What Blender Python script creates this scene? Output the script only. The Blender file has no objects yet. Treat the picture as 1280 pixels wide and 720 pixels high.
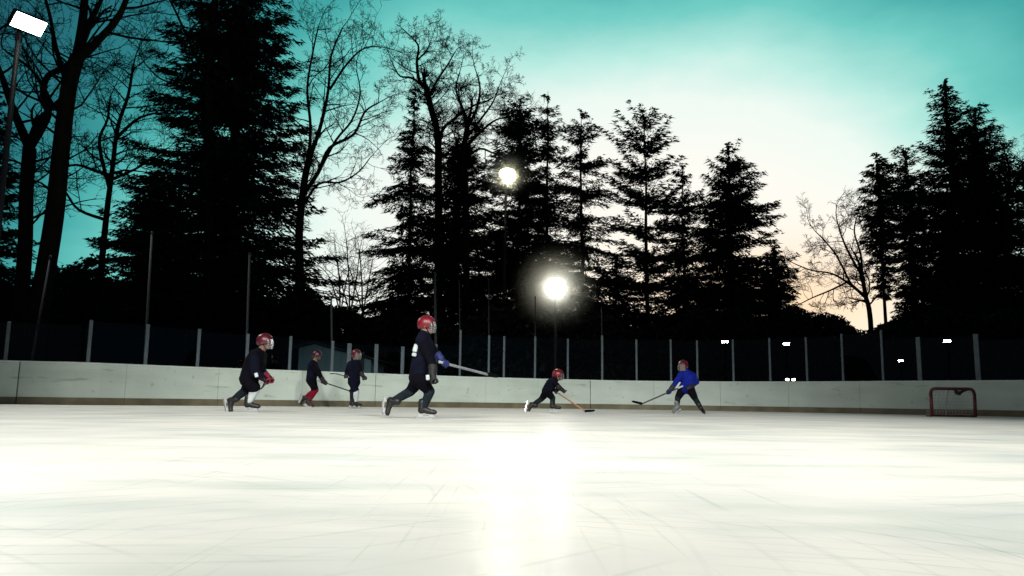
import bpy, bmesh, math, random
import numpy as np
from mathutils import Vector, Matrix

R = math.radians
scene = bpy.context.scene
col = scene.collection

# ------------------------------------------------------------------ camera
F = 1000.0                       # focal length in pixels of a 1280 px wide frame
PITCH = math.atan(0.1410)
ROLL = 0.0142
CAM = Vector((0, 0, 0.24))
fwd = Vector((0, math.cos(PITCH), math.sin(PITCH)))
up0 = Vector((0, -math.sin(PITCH), math.cos(PITCH)))
rt0 = Vector((1, 0, 0))
right = rt0 * math.cos(ROLL) + up0 * math.sin(ROLL)
upv = up0 * math.cos(ROLL) - rt0 * math.sin(ROLL)
cd = bpy.data.cameras.new('camera')
cam = bpy.data.objects.new('camera', cd)
col.objects.link(cam)
cam.matrix_world = Matrix((
    (right.x, upv.x, -fwd.x, CAM.x), (right.y, upv.y, -fwd.y, CAM.y),
    (right.z, upv.z, -fwd.z, CAM.z), (0, 0, 0, 1)))
cd.sensor_width = 36
cd.lens = 36 * F / 1280
cd.clip_start = 0.02
cd.clip_end = 3000
scene.camera = cam


def ray(px, py):
    return fwd * F + right * (px - 640) + upv * (360 - py)


def at(px, py, Y):
    """world point seen at photograph position px,py standing Y metres out"""
    r = ray(px, py)
    return CAM + r * (Y / r.y)


# ------------------------------------------------------------------ view, world, sun
vs = scene.view_settings
vs.view_transform = 'Standard'
vs.look = 'None'
vs.exposure = 0
vs.gamma = 1
vs.use_curve_mapping = False


def lin(r, g, b):
    return tuple((c / 255 / 12.92) if c / 255 <= 0.04045 else ((c / 255 + 0.055) / 1.055) ** 2.4 for c in (r, g, b)) + (1,)


SUN_AZ, SUN_EL = math.atan((1040 - 640) / F), R(3.0)
w = bpy.data.worlds.new('World')
scene.world = w
w.use_nodes = True
nt = w.node_tree
N, L = nt.nodes, nt.links
N.clear()


def mth(nt_, op, a, b=None, c=None, clamp=False):
    n = nt_.nodes.new('ShaderNodeMath')
    n.operation = op
    n.use_clamp = clamp
    for i, v in enumerate((a, b, c)):
        if v is None:
            continue
        if isinstance(v, (int, float)):
            n.inputs[i].default_value = v
        else:
            nt_.links.new(v, n.inputs[i])
    return n.outputs[0]


tc = N.new('ShaderNodeTexCoord')
sx = N.new('ShaderNodeSeparateXYZ')
L.new(tc.outputs['Generated'], sx.inputs[0])
az = mth(nt, 'ARCTAN2', sx.outputs[0], sx.outputs[1])
el = mth(nt, 'ARCSINE', sx.outputs[2])
da = mth(nt, 'MULTIPLY', mth(nt, 'SUBTRACT', az, 0.12), 0.66)
de = mth(nt, 'SUBTRACT', el, 0.10)
m = mth(nt, 'SQRT', mth(nt, 'ADD', mth(nt, 'MULTIPLY', da, da), mth(nt, 'MULTIPLY', de, de)))
# thin veils of cloud
nz = N.new('ShaderNodeTexNoise')
mp = N.new('ShaderNodeMapping')
mp.inputs['Scale'].default_value = (1.0, 1.0, 2.2)
mp.inputs['Rotation'].default_value = (0.3, 0.5, 0.2)
L.new(tc.outputs['Generated'], mp.inputs[0])
L.new(mp.outputs[0], nz.inputs['Vector'])
nz.inputs['Scale'].default_value = 2.6
nz.inputs['Detail'].default_value = 6
nz.inputs['Roughness'].default_value = 0.55
m = mth(nt, 'ADD', m, mth(nt, 'MULTIPLY', mth(nt, 'SUBTRACT', nz.outputs['Fac'], 0.5), 0.15))
ramp = N.new('ShaderNodeValToRGB')
L.new(mth(nt, 'DIVIDE', m, 1.6), ramp.inputs[0])
cr = ramp.color_ramp
stops = [(0.0, lin(255, 249, 236)), (0.19, lin(252, 251, 243)), (0.265, lin(238, 250, 243)), (0.315, lin(186, 236, 226)),
         (0.37, lin(112, 205, 197)), (0.42, lin(68, 170, 168)), (0.49, lin(38, 120, 128)), (0.60, lin(22, 78, 92)), (0.9, lin(12, 42, 58)), (1.6, lin(8, 22, 36))]
cr.elements[0].position = 0
cr.elements[0].color = stops[0][1]
cr.elements[1].position = 1
cr.elements[1].color = stops[-1][1]
for p_, c_ in stops[1:-1]:
    e = cr.elements.new(p_ / 1.6)
    e.color = c_
# warm afterglow where the sun has gone down
wa = mth(nt, 'MULTIPLY', mth(nt, 'SUBTRACT', az, SUN_AZ - 0.07), 3.2)
we = mth(nt, 'MULTIPLY', mth(nt, 'SUBTRACT', el, 0.12), 8.5)
wg = mth(nt, 'POWER', 2.718, mth(nt, 'MULTIPLY', mth(nt, 'ADD', mth(nt, 'MULTIPLY', wa, wa), mth(nt, 'MULTIPLY', we, we)), -3.0))
mx = N.new('ShaderNodeMix')
mx.data_type = 'RGBA'
mx.blend_type = 'MULTIPLY'
L.new(wg, mx.inputs[0])
L.new(ramp.outputs[0], mx.inputs[6])
mx.inputs[7].default_value = (1.0, 0.77, 0.57, 1)
bg = N.new('ShaderNodeBackground')
L.new(mx.outputs[2], bg.inputs[0])
bg.inputs[1].default_value = 1.0
sky = N.new('ShaderNodeTexSky')
sky.sky_type = 'NISHITA'
sky.sun_disc = False
sky.sun_elevation = SUN_EL
sky.sun_rotation = SUN_AZ
bg2 = N.new('ShaderNodeBackground')
L.new(sky.outputs[0], bg2.inputs[0])
bg2.inputs[1].default_value = 0.004
ad = N.new('ShaderNodeAddShader')
L.new(bg.outputs[0], ad.inputs[0])
L.new(bg2.outputs[0], ad.inputs[1])
wo = N.new('ShaderNodeOutputWorld')
L.new(ad.outputs[0], wo.inputs[0])

sl = bpy.data.lights.new('sun', 'SUN')
sl.energy = 0.3
sl.angle = R(0.6)
sl.color = (1, 0.78, 0.55)
so = bpy.data.objects.new('sun', sl)
col.objects.link(so)
sd = Vector((math.sin(SUN_AZ) * math.cos(SUN_EL), math.cos(SUN_AZ) * math.cos(SUN_EL), math.sin(SUN_EL)))
so.rotation_euler = sd.to_track_quat('Z', 'Y').to_euler()

# ------------------------------------------------------------------ helpers


def tag(o, label=None, cat=None, group=None, kind=None):
    if label:
        o['label'] = label
    if cat:
        o['category'] = cat
    if group:
        o['group'] = group
    if kind:
        o['kind'] = kind
    return o


def empty(name, loc=(0, 0, 0)):
    o = bpy.data.objects.new(name, None)
    o.empty_display_size = 0.2
    o.location = loc
    col.objects.link(o)
    return o


def link(name, me, mat, parent=None, smooth=False):
    """mesh in world coordinates -> object; parents are unrotated Empties or meshes at a known place"""
    o = bpy.data.objects.new(name, me)
    if mat is not None:
        for mm in (mat if isinstance(mat, (list, tuple)) else [mat]):
            me.materials.append(mm)
    col.objects.link(o)
    if smooth:
        me.polygons.foreach_set('use_smooth', [True] * len(me.polygons))
    if parent is not None:
        o.parent = parent
        base = Vector((0, 0, 0))
        p = parent
        while p is not None:
            base += p.location
            p = p.parent
        o.location = -base
    return o


class MB:
    def __init__(s):
        s.v, s.f = [], []

    def quadstrip(s, rings, closed=True, caps=True):
        b = len(s.v)
        n = len(rings[0])
        for r in rings:
            s.v.extend([tuple(p) for p in r])
        for i in range(len(rings) - 1):
            for j in range(n if closed else n - 1):
                k = (j + 1) % n
                s.f.append((b + i * n + j, b + i * n + k, b + (i + 1) * n + k, b + (i + 1) * n + j))
        if caps:
            s.f.append(tuple(b + j for j in range(n))[::-1])
            s.f.append(tuple(b + (len(rings) - 1) * n + j for j in range(n)))

    def box(s, c, ax, ay, az_):
        """box round c with half-axis vectors"""
        c, ax, ay, az_ = Vector(c), Vector(ax), Vector(ay), Vector(az_)
        b = len(s.v)
        for sz in (-1, 1):
            for sx_, sy in ((-1, -1), (1, -1), (1, 1), (-1, 1)):
                s.v.append(tuple(c + ax * sx_ + ay * sy + az_ * sz))
        for q in ((3, 2, 1, 0), (4, 5, 6, 7), (0, 1, 5, 4), (1, 2, 6, 5), (2, 3, 7, 6), (3, 0, 4, 7)):
            s.f.append(tuple(b + i for i in q))

    def tube(s, pts, rad, n=6, caps=True):
        pts = [Vector(p) for p in pts]
        if isinstance(rad, (int, float)):
            rad = [rad] * len(pts)
        rings = []
        prev = None
        for i, p in enumerate(pts):
            d = (pts[min(i + 1, len(pts) - 1)] - pts[max(i - 1, 0)])
            if d.length < 1e-9:
                d = Vector((0, 0, 1))
            d.normalize()
            if prev is None:
                a = d.cross(Vector((0.31, 0.87, 0.12)) if abs(d.z) > 0.8 else Vector((0.05, 0.1, 1)))
            else:
                a = prev - d * prev.dot(d)
            a.normalize()
            prev = a
            bvec = d.cross(a)
            rings.append([p + (a * math.cos(t) + bvec * math.sin(t)) * rad[i] for t in [2 * math.pi * k / n for k in range(n)]])
        s.quadstrip(rings, True, caps)

    def mesh(s, name):
        me = bpy.data.meshes.new(name)
        me.from_pydata(s.v, [], s.f)
        me.validate()
        me.update()
        return me

    def build(s, name, mat, parent=None, smooth=False, bevel=0):
        me = s.mesh(name)
        if bevel:
            bm = bmesh.new()
            bm.from_mesh(me)
            bmesh.ops.bevel(bm, geom=bm.edges[:], offset=bevel, segments=1, affect='EDGES')
            bm.to_mesh(me)
            bm.free()
        return link(name, me, mat, parent, smooth)


def tri_mesh(name, verts, tris):
    """fast mesh from numpy arrays"""
    verts = np.asarray(verts, np.float32)
    tris = np.asarray(tris, np.int32)
    me = bpy.data.meshes.new(name)
    me.vertices.add(len(verts))
    me.vertices.foreach_set('co', verts.ravel())
    me.loops.add(tris.size)
    me.loops.foreach_set('vertex_index', tris.ravel())
    me.polygons.add(len(tris))
    me.polygons.foreach_set('loop_start', np.arange(0, tris.size, 3, dtype=np.int32))
    me.update(calc_edges=True)
    return me


# ------------------------------------------------------------------ materials


def mat(name, base, rough=0.6, metal=0.0, var=0.0, scale=8.0, bump=0.0, bscale=40.0, spec=0.5, emit=None, estr=0.0, base2=None, stretch=None):
    mm = bpy.data.materials.new(name)
    mm.use_nodes = True
    t = mm.node_tree
    b = t.nodes['Principled BSDF']
    b.inputs['Base Color'].default_value = (*base, 1)
    b.inputs['Roughness'].default_value = rough
    b.inputs['Metallic'].default_value = metal
    b.inputs['Specular IOR Level'].default_value = spec
    co = t.nodes.new('ShaderNodeTexCoord')
    vec = co.outputs['Object']
    if stretch:
        mpn = t.nodes.new('ShaderNodeMapping')
        mpn.inputs['Scale'].default_value = stretch
        t.links.new(vec, mpn.inputs[0])
        vec = mpn.outputs[0]
    if var > 0:
        n = t.nodes.new('ShaderNodeTexNoise')
        n.inputs['Scale'].default_value = scale
        n.inputs['Detail'].default_value = 5
        t.links.new(vec, n.inputs['Vector'])
        rp = t.nodes.new('ShaderNodeValToRGB')
        rp.color_ramp.elements[0].position = 0.3
        rp.color_ramp.elements[1].position = 0.7
        c2 = base2 or tuple(c * (1 - var) for c in base)
        rp.color_ramp.elements[0].color = (*c2, 1)
        rp.color_ramp.elements[1].color = (*base, 1)
        t.links.new(n.outputs['Fac'], rp.inputs[0])
        t.links.new(rp.outputs[0], b.inputs['Base Color'])
    if bump > 0:
        n2 = t.nodes.new('ShaderNodeTexNoise')
        n2.inputs['Scale'].default_value = bscale
        n2.inputs['Detail'].default_value = 4
        t.links.new(vec, n2.inputs['Vector'])
        bp = t.nodes.new('ShaderNodeBump')
        bp.inputs['Strength'].default_value = bump
        bp.inputs['Distance'].default_value = 0.02
        t.links.new(n2.outputs['Fac'], bp.inputs['Height'])
        t.links.new(bp.outputs[0], b.inputs['Normal'])
    if emit:
        b.inputs['Emission Color'].default_value = (*emit, 1)
        b.inputs['Emission Strength'].default_value = estr
    return mm


def glass_mat():
    mm = bpy.data.materials.new('rink_glass')
    mm.use_nodes = True
    t = mm.node_tree
    t.nodes.clear()
    o = t.nodes.new('ShaderNodeOutputMaterial')
    tr = t.nodes.new('ShaderNodeBsdfTransparent')
    tr.inputs[0].default_value = (0.93, 0.96, 0.97, 1)
    gl = t.nodes.new('ShaderNodeBsdfGlossy')
    gl.inputs['Roughness'].default_value = 0.0
    gl.inputs['Color'].default_value = (0.85, 0.92, 1, 1)
    mxs = t.nodes.new('ShaderNodeMixShader')
    fr = t.nodes.new('ShaderNodeFresnel')
    fr.inputs[0].default_value = 1.45
    t.links.new(fr.outputs[0], mxs.inputs[0])
    t.links.new(tr.outputs[0], mxs.inputs[1])
    t.links.new(gl.outputs[0], mxs.inputs[2])
    t.links.new(mxs.outputs[0], o.inputs[0])
    return mm


def ice_mat():
    mm = bpy.data.materials.new('ice')
    mm.use_nodes = True
    t = mm.node_tree
    t.nodes.clear()
    o = t.nodes.new('ShaderNodeOutputMaterial')
    co = t.nodes.new('ShaderNodeTexCoord')

    def noise(scale, detail, sc=None, rot=None):
        v = co.outputs['Object']
        mpn = t.nodes.new('ShaderNodeMapping')
        mpn.inputs['Scale'].default_value = sc or (1, 1, 1)
        mpn.inputs['Rotation'].default_value = rot or (0, 0, 0)
        t.links.new(v, mpn.inputs[0])
        n = t.nodes.new('ShaderNodeTexNoise')
        n.inputs['Scale'].default_value = scale
        n.inputs['Detail'].default_value = detail
        t.links.new(mpn.outputs[0], n.inputs['Vector'])
        return n.outputs['Fac']

    def ramp_(f, p0, p1, c0, c1):
        rp = t.nodes.new('ShaderNodeValToRGB')
        rp.color_ramp.elements[0].position = p0
        rp.color_ramp.elements[1].position = p1
        rp.color_ramp.elements[0].color = (*c0, 1)
        rp.color_ramp.elements[1].color = (*c1, 1)
        t.links.new(f, rp.inputs[0])
        return rp.outputs[0]

    def mul(a, b, fac=1.0):
        mn = t.nodes.new('ShaderNodeMix')
        mn.data_type = 'RGBA'
        mn.blend_type = 'MULTIPLY'
        mn.inputs[0].default_value = fac
        t.links.new(a, mn.inputs[6])
        t.links.new(b, mn.inputs[7])
        return mn.outputs[2]
    # shaved snow and bare wet-looking patches, skate scratches in several directions
    c = ramp_(noise(0.9, 6), 0.32, 0.60, (0.58, 0.605, 0.585), (0.755, 0.75, 0.695))
    c = mul(c, ramp_(noise(3.0, 3, (0.35, 1, 1), (0, 0, 0.5)), 0.30, 0.52, (0.80, 0.85, 0.84), (1, 1, 1)))
    for k, (sc, rz) in enumerate((((26, 0.5, 1), 0.25), ((30, 0.45, 1), 1.1), ((22, 0.35, 1), -0.7), ((24, 0.5, 1), 1.9))):
        c = mul(c, ramp_(noise(1.6, 2, sc, (0, 0, rz)), 0.26, 0.34, (0.80, 0.85, 0.85), (1, 1, 1)), 0.8)
    # curved skate cuts: thin arcs of several sizes, broken up by noise
    for k, (ox, oy, sc_, wd_) in enumerate(((2.5, -1.5, 3.1, .955), (-4.0, 3.0, 2.3, .96), (6.0, 5.0, 2.7, .96), (-1.0, 9.0, 1.9, .965), (0.6, 2.2, 4.2, .955))):
        mpn = t.nodes.new('ShaderNodeMapping')
        mpn.inputs['Location'].default_value = (ox, oy, 0)
        t.links.new(co.outputs['Object'], mpn.inputs[0])
        wv = t.nodes.new('ShaderNodeTexWave')
        wv.wave_type = 'RINGS'
        wv.rings_direction = 'Z'
        wv.inputs['Scale'].default_value = sc_
        wv.inputs['Distortion'].default_value = 9
        wv.inputs['Detail'].default_value = 1.0
        wv.inputs['Detail Scale'].default_value = .25
        t.links.new(mpn.outputs[0], wv.inputs['Vector'])
        line = ramp_(wv.outputs['Fac'], wd_, .995, (1, 1, 1), (.83, .86, .86))
        mn = t.nodes.new('ShaderNodeMix')
        mn.data_type = 'RGBA'
        mn.blend_type = 'MULTIPLY'
        t.links.new(mth(t, 'MULTIPLY', mth(t, 'SUBTRACT', noise(.8 + .3 * k, 3, None, (0, 0, k)), .48, clamp=True), 5.0, clamp=True), mn.inputs[0])
        t.links.new(c, mn.inputs[6])
        t.links.new(line, mn.inputs[7])
        c = mn.outputs[2]
    df = t.nodes.new('ShaderNodeBsdfDiffuse')
    t.links.new(c, df.inputs[0])
    gl = t.nodes.new('ShaderNodeBsdfGlossy')
    gl.inputs['Roughness'].default_value = 0.28
    gl.inputs['Color'].default_value = (0.95, 0.97, 1, 1)
    bp = t.nodes.new('ShaderNodeBump')
    bp.inputs['Strength'].default_value = 0.35
    bp.inputs['Distance'].default_value = 0.004
    t.links.new(noise(9, 8), bp.inputs['Height'])
    t.links.new(bp.outputs[0], gl.inputs['Normal'])
    mxs = t.nodes.new('ShaderNodeMixShader')
    mxs.inputs[0].default_value = 0.09
    t.links.new(df.outputs[0], mxs.inputs[1])
    t.links.new(gl.outputs[0], mxs.inputs[2])
    t.links.new(mxs.outputs[0], o.inputs[0])
    return mm


M = dict(
    ice=ice_mat(), glass=glass_mat(),
    ground=mat('ground_soil', (0.035, 0.04, 0.025), 0.95, var=0.5, scale=0.6, bump=0.4, bscale=6),
    bank=mat('bank_soil', (0.02, 0.025, 0.016), 1.0, var=0.5, scale=0.3, bump=0.5, bscale=3, spec=0.1),
    board=mat('board_plastic', (0.65, 0.755, 0.69), 0.5, var=0.12, scale=1.2, bump=0.05, bscale=14),
    kick=mat('kick_plate_plastic', (0.20, 0.18, 0.11), 0.6, var=0.45, scale=2.5, bump=0.1),
    cap=mat('cap_plastic', (0.70, 0.80, 0.76), 0.4, var=0.1, scale=3),
    alu=mat('aluminium', (0.13, 0.17, 0.20), 0.6, 0.2, var=0.25, scale=6),
    pole=mat('galvanised_steel', (0.011, 0.016, 0.024), 0.8, 0.1, var=0.3, scale=5),
    bark=mat('bark', (0.020, 0.017, 0.014), 0.95, var=0.5, scale=5, bump=0.8, bscale=14, spec=0.1, stretch=(1, 1, 0.25)),
    needle=mat('needles', (0.016, 0.034, 0.018), 0.8, var=0.4, scale=0.7, spec=0.15),
    needle2=mat('needles_dark', (0.012, 0.026, 0.016), 0.8, var=0.4, scale=0.7, spec=0.15),
    shrub=mat('shrub_leaf', (0.015, 0.02, 0.012), 0.85, var=0.5, scale=0.5, spec=0.15),
    lampmetal=mat('lamp_metal', (0.02, 0.022, 0.026), 0.6, 0.3, var=0.3, scale=9),
    glow=mat('lit_lens', (0.9, 0.9, 0.85), 0.4, emit=(1, 0.97, 0.86), estr=14),
    glow_hot=mat('lit_lens_bright', (0.9, 0.9, 0.85), 0.4, emit=(1, 0.97, 0.9), estr=70),
    glow_big=mat('lit_lens_dazzling', (0.9, 0.9, 0.85), 0.4, emit=(1, 0.96, 0.85), estr=45),
    glow_y=mat('lit_lens_yellow', (0.9, 0.9, 0.8), 0.4, emit=(1, 0.93, 0.62), estr=22),
    shedwall=mat('painted_boards', (0.18, 0.33, 0.38), 0.7, var=0.25, scale=4, bump=0.2, stretch=(1, 1, 0.2)),
    shedroof=mat('roof_felt', (0.03, 0.035, 0.04), 0.9, var=0.4, scale=5, bump=0.3),
    sheddoor=mat('door_paint', (0.03, 0.05, 0.07), 0.6, var=0.3, scale=6),
    navy=mat('jersey_navy', (0.005, 0.006, 0.016), 0.9, var=0.4, scale=10, bump=0.5, bscale=14, spec=0.06),
    black=mat('cloth_black', (0.0035, 0.0035, 0.007), 0.9, var=0.4, scale=12, bump=0.4, bscale=18, spec=0.06),
    blue=mat('jersey_blue', (0.007, 0.016, 0.22), 0.85, var=0.35, scale=8, bump=0.5, bscale=14, spec=0.06),
    red=mat('cloth_red', (0.20, 0.006, 0.022), 0.85, var=0.35, scale=9, bump=0.4, bscale=16, spec=0.06),
    white=mat('cloth_white', (0.50, 0.57, 0.58), 0.85, var=0.3, scale=9, bump=0.4, bscale=16, spec=0.06),
    greysock=mat('cloth_grey', (0.014, 0.02, 0.027), 0.9, var=0.5, scale=20, bump=0.4, spec=0.06),
    helmred=mat('helmet_red', (0.15, 0.004, 0.014), 0.38, var=0.25, scale=12),
    helmdark=mat('helmet_maroon', (0.075, 0.004, 0.013), 0.35, var=0.25, scale=12),
    helmmaroon=mat('helmet_wine', (0.045, 0.004, 0.012), 0.35, var=0.25, scale=12),
    helmblack=mat('helmet_black', (0.006, 0.005, 0.009), 0.35, var=0.25, scale=12),
    skin=mat('skin', (0.22, 0.13, 0.10), 0.6, var=0.15, scale=20),
    eye=mat('eye_dark', (0.02, 0.015, 0.012), 0.2, var=0.2),
    lip=mat('lips', (0.28, 0.09, 0.08), 0.5, var=0.1),
    wire=mat('cage_wire', (0.35, 0.37, 0.39), 0.3, 0.6, var=0.1),
    boot=mat('skate_boot', (0.005, 0.005, 0.007), 0.5, var=0.4, scale=25, bump=0.2),
    bootw=mat('skate_boot_pale', (0.16, 0.18, 0.18), 0.5, var=0.5, scale=25, bump=0.2),
    steel=mat('blade_steel', (0.75, 0.77, 0.80), 0.25, 0.9, var=0.1),
    holder=mat('blade_holder', (0.35, 0.38, 0.39), 0.5, var=0.2),
    glove=mat('glove_black', (0.005, 0.005, 0.007), 0.7, var=0.3, scale=20, bump=0.3),
    gloveblue=mat('glove_blue', (0.008, 0.018, 0.13), 0.7, var=0.3, scale=20, bump=0.3),
    glovered=mat('glove_red', (0.18, 0.01, 0.025), 0.7, var=0.3, scale=20, bump=0.3),
    shaft=mat('stick_dark', (0.02, 0.02, 0.025), 0.4, var=0.5, scale=15),
    shaftgrey=mat('stick_grey', (0.30, 0.32, 0.34), 0.35, var=0.4, scale=15),
    shaftwood=mat('stick_wood', (0.42, 0.20, 0.13), 0.5, var=0.4, scale=15),
    goalpipe=mat('goal_pipe', (0.085, 0.005, 0.012), 0.5, var=0.4, scale=8),
    net=mat('net_cord', (0.40, 0.44, 0.45), 0.9, var=0.2),
)

bt = M['board'].node_tree
bb = bt.nodes['Principled BSDF']
src = bb.inputs['Base Color'].links[0].from_socket
gm = bt.nodes.new('ShaderNodeNewGeometry')
for sc_, p0_, p1_, tone in (((1.3, 1.3, 9), .64, .72, (.72, .74, .73)), ((7, 7, 5), .66, .74, (.70, .72, .71)), ((.5, .5, 3), .45, .75, (.84, .86, .84))):
    mpb = bt.nodes.new('ShaderNodeMapping')
    mpb.inputs['Scale'].default_value = sc_
    bt.links.new(gm.outputs['Position'], mpb.inputs[0])
    nb_ = bt.nodes.new('ShaderNodeTexNoise')
    nb_.inputs['Scale'].default_value = 1.0
    nb_.inputs['Detail'].default_value = 4
    bt.links.new(mpb.outputs[0], nb_.inputs['Vector'])
    rb_ = bt.nodes.new('ShaderNodeValToRGB')
    rb_.color_ramp.elements[0].position = p0_
    rb_.color_ramp.elements[0].color = (1, 1, 1, 1)
    rb_.color_ramp.elements[1].position = p1_
    rb_.color_ramp.elements[1].color = (*tone, 1)
    bt.links.new(nb_.outputs['Fac'], rb_.inputs[0])
    mb_ = bt.nodes.new('ShaderNodeMix')
    mb_.data_type = 'RGBA'
    mb_.blend_type = 'MULTIPLY'
    mb_.inputs[0].default_value = 1
    bt.links.new(src, mb_.inputs[6])
    bt.links.new(rb_.outputs[0], mb_.inputs[7])
    src = mb_.outputs[2]
bt.links.new(src, bb.inputs['Base Color'])

# ------------------------------------------------------------------ plan of the rink boards
HOR = lambda x: 360 + 0  # unused
BP = [(-17.4, -12.0), (-17.4, 4), (-17.0, 10), (-15.9, 14.2), (-14.2, 16.8), (-11.8, 18.5)]
for x_, H_ in ((90, 53), (180, 50), (270, 47), (360, 44.5), (480, 41), (600, 38), (735, 35.7), (860, 35.7), (1000, 38), (1150, 42), (1280, 45.5)):
    p = at(x_, 500, F / H_)
    BP.append((p.x, p.y))
BP += [(15.6, 19.6), (16.6, 16.2), (17.0, 10), (17.2, 4), (17.2, -12)]


def catmull(P, n=40):
    P = [Vector((a, b)) for a, b in P]
    out = []
    for i in range(len(P) - 1):
        p0, p1, p2, p3 = P[max(i - 1, 0)], P[i], P[i + 1], P[min(i + 2, len(P) - 1)]
        for k in range(n):
            t = k / n
            out.append(0.5 * ((2 * p1) + (-p0 + p2) * t + (2 * p0 - 5 * p1 + 4 * p2 - p3) * t * t + (-p0 + 3 * p1 - 3 * p2 + p3) * t ** 3))
    out.append(P[-1])
    return out


CURVE = catmull(BP)
for _ in range(60):     # ease the curve so that no kinks show along the top rail
    CURVE = [CURVE[0]] + [(CURVE[i - 1] + CURVE[i] * 2 + CURVE[i + 1]) / 4 for i in range(1, len(CURVE) - 1)] + [CURVE[-1]]
ARC = [0.0]
for i in range(1, len(CURVE)):
    ARC.append(ARC[-1] + (CURVE[i] - CURVE[i - 1]).length)


def arc_point(s):
    i = int(np.searchsorted(ARC, s))
    i = min(max(i, 1), len(ARC) - 1)
    t = (s - ARC[i - 1]) / max(ARC[i] - ARC[i - 1], 1e-9)
    return CURVE[i - 1].lerp(CURVE[i], t)


def arc_frame(s):
    a, b = arc_point(max(s - 0.15, 0)), arc_point(min(s + 0.15, ARC[-1]))
    t = (b - a).normalized()
    return Vector((t.x, t.y, 0)), Vector((-t.y, t.x, 0))   # along, outward (away from the ice)


def project(p):
    d = Vector(p) - CAM
    zc = d.dot(fwd)
    return 640 + F * d.dot(right) / zc, 360 - F * d.dot(upv) / zc


def arc_at_px(px, z=1.0):
    """arc length where the boards stand at photograph column px"""
    best = None
    lo, hi = None, None
    prev = None
    for i, c in enumerate(CURVE):
        if c.y < 5:
            continue
        x, _ = project((c.x, c.y, z))
        if prev is not None and prev[0] <= px < x:
            t = (px - prev[0]) / (x - prev[0])
            return ARC[i - 1] + t * (ARC[i] - ARC[i - 1])
        prev = (x, i)
    return None


BOARD_H = 1.0
# ------------------------------------------------------------------ ground, ice, bank
g = MB()
g.v = [(-1500, -1500, -0.06), (1500, -1500, -0.06), (1500, 1500, -0.06), (-1500, 1500, -0.06)]
g.f = [(0, 1, 2, 3)]
tag(g.build('ground', M['ground']), kind='structure')
g = MB()
g.v = [(c.x, c.y, 0.0) for c in CURVE[::4]] + [(17.2, -30, 0), (-17.4, -30, 0)]
g.f = [tuple(range(len(g.v)))[::-1]]
tag(g.build('ice_rink', M['ice']), kind='structure')
# dark wooded bank that closes the view behind the trees
rng = np.random.default_rng(5)
angs = np.linspace(R(-100), R(100), 161)
rads = [60, 64, 69, 76, 90]
prof = [0, 0.5, 0.85, 1.0, 1.0]
vs_, fs_ = [], []
ph = rng.uniform(0, 6.28, 6)
for j, (rr, pf) in enumerate(zip(rads, prof)):
    for i, a in enumerate(angs):
        hh = 5.6 + 0.6 * math.sin(a * 7 + ph[0]) + 0.35 * math.sin(a * 19 + ph[1]) + 0.2 * math.sin(a * 43 + ph[2])
        hh += 1.6 * max(0, min(1, (a - 0.42) / 0.15))
        hh += 2.4 * max(0, min(1, (-a - 0.25) / 0.2))
        vs_.append((rr * math.sin(a), rr * math.cos(a) + 2, -0.2 + hh * pf + (0.12 * math.sin(a * 97 + j) if 0 < j else 0)))
for j in range(len(rads) - 1):
    for i in range(len(angs) - 1):
        n = len(angs)
        fs_.append((j * n + i, j * n + i + 1, (j + 1) * n + i + 1, (j + 1) * n + i))
g = MB()
g.v, g.f = vs_, fs_
tag(g.build('wooded_bank', M['bank'], smooth=True), kind='structure')

# ------------------------------------------------------------------ rink boards with posts and glass
boards = empty('rink_boards', (0, 26, 0))
tag(boards, 'curved white rink boards with tan kick plate and glass on grey posts round the ice', 'rink boards')
s25, s470, s738 = arc_at_px(25), arc_at_px(470), arc_at_px(738)
knots = []


def even(a, b, step):
    n = max(1, round((b - a) / step))
    return [a + (b - a) * i / n for i in range(n)]


sL, sR = 12.0, ARC[-1] - 12.0
knots = even(sL, s25, 2.2) + even(s25, s470, 2.2) + even(s470, s738, 2.2) + even(s738, sR, 2.2) + [sR]
wide_seams = [s25, s470, s738]
TH = 0.06


def strip(name, s0, s1, z0, z1, o0, o1, mt, bev=0.004):
    """slab following the curve between two arc lengths; o0,o1 offsets outward from the ice edge"""
    n = max(1, int((s1 - s0) / 0.55))
    mb = MB()
    rings = []
    for i in range(n + 1):
        s = s0 + (s1 - s0) * i / n
        c = arc_point(s)
        _, out = arc_frame(s)
        b = Vector((c.x, c.y, 0))
        rings.append([b + out * o0 + Vector((0, 0, z0)), b + out * o1 + Vector((0, 0, z0)), b + out * o1 + Vector((0, 0, z1)), b + out * o0 + Vector((0, 0, z1))])
    mb.quadstrip(rings)
    return mb.build(name, mt, boards)


for a, b in zip(knots[:-1], knots[1:]):
    ga = 0.013 if any(abs(a - q) < 0.01 for q in wide_seams) else 0.004
    gb = 0.013 if any(abs(b - q) < 0.01 for q in wide_seams) else 0.004
    strip('panel', a + ga, b - gb, 0.172, BOARD_H - 0.035, 0.0, 0.05, M['board'])
    strip('kick_plate', a + ga, b - gb, 0.0, 0.17, -0.012, 0.05, M['kick'])
    strip('cap_rail', a + 0.003, b - 0.003, BOARD_H - 0.033, BOARD_H, -0.015, 0.075, M['cap'])

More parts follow.
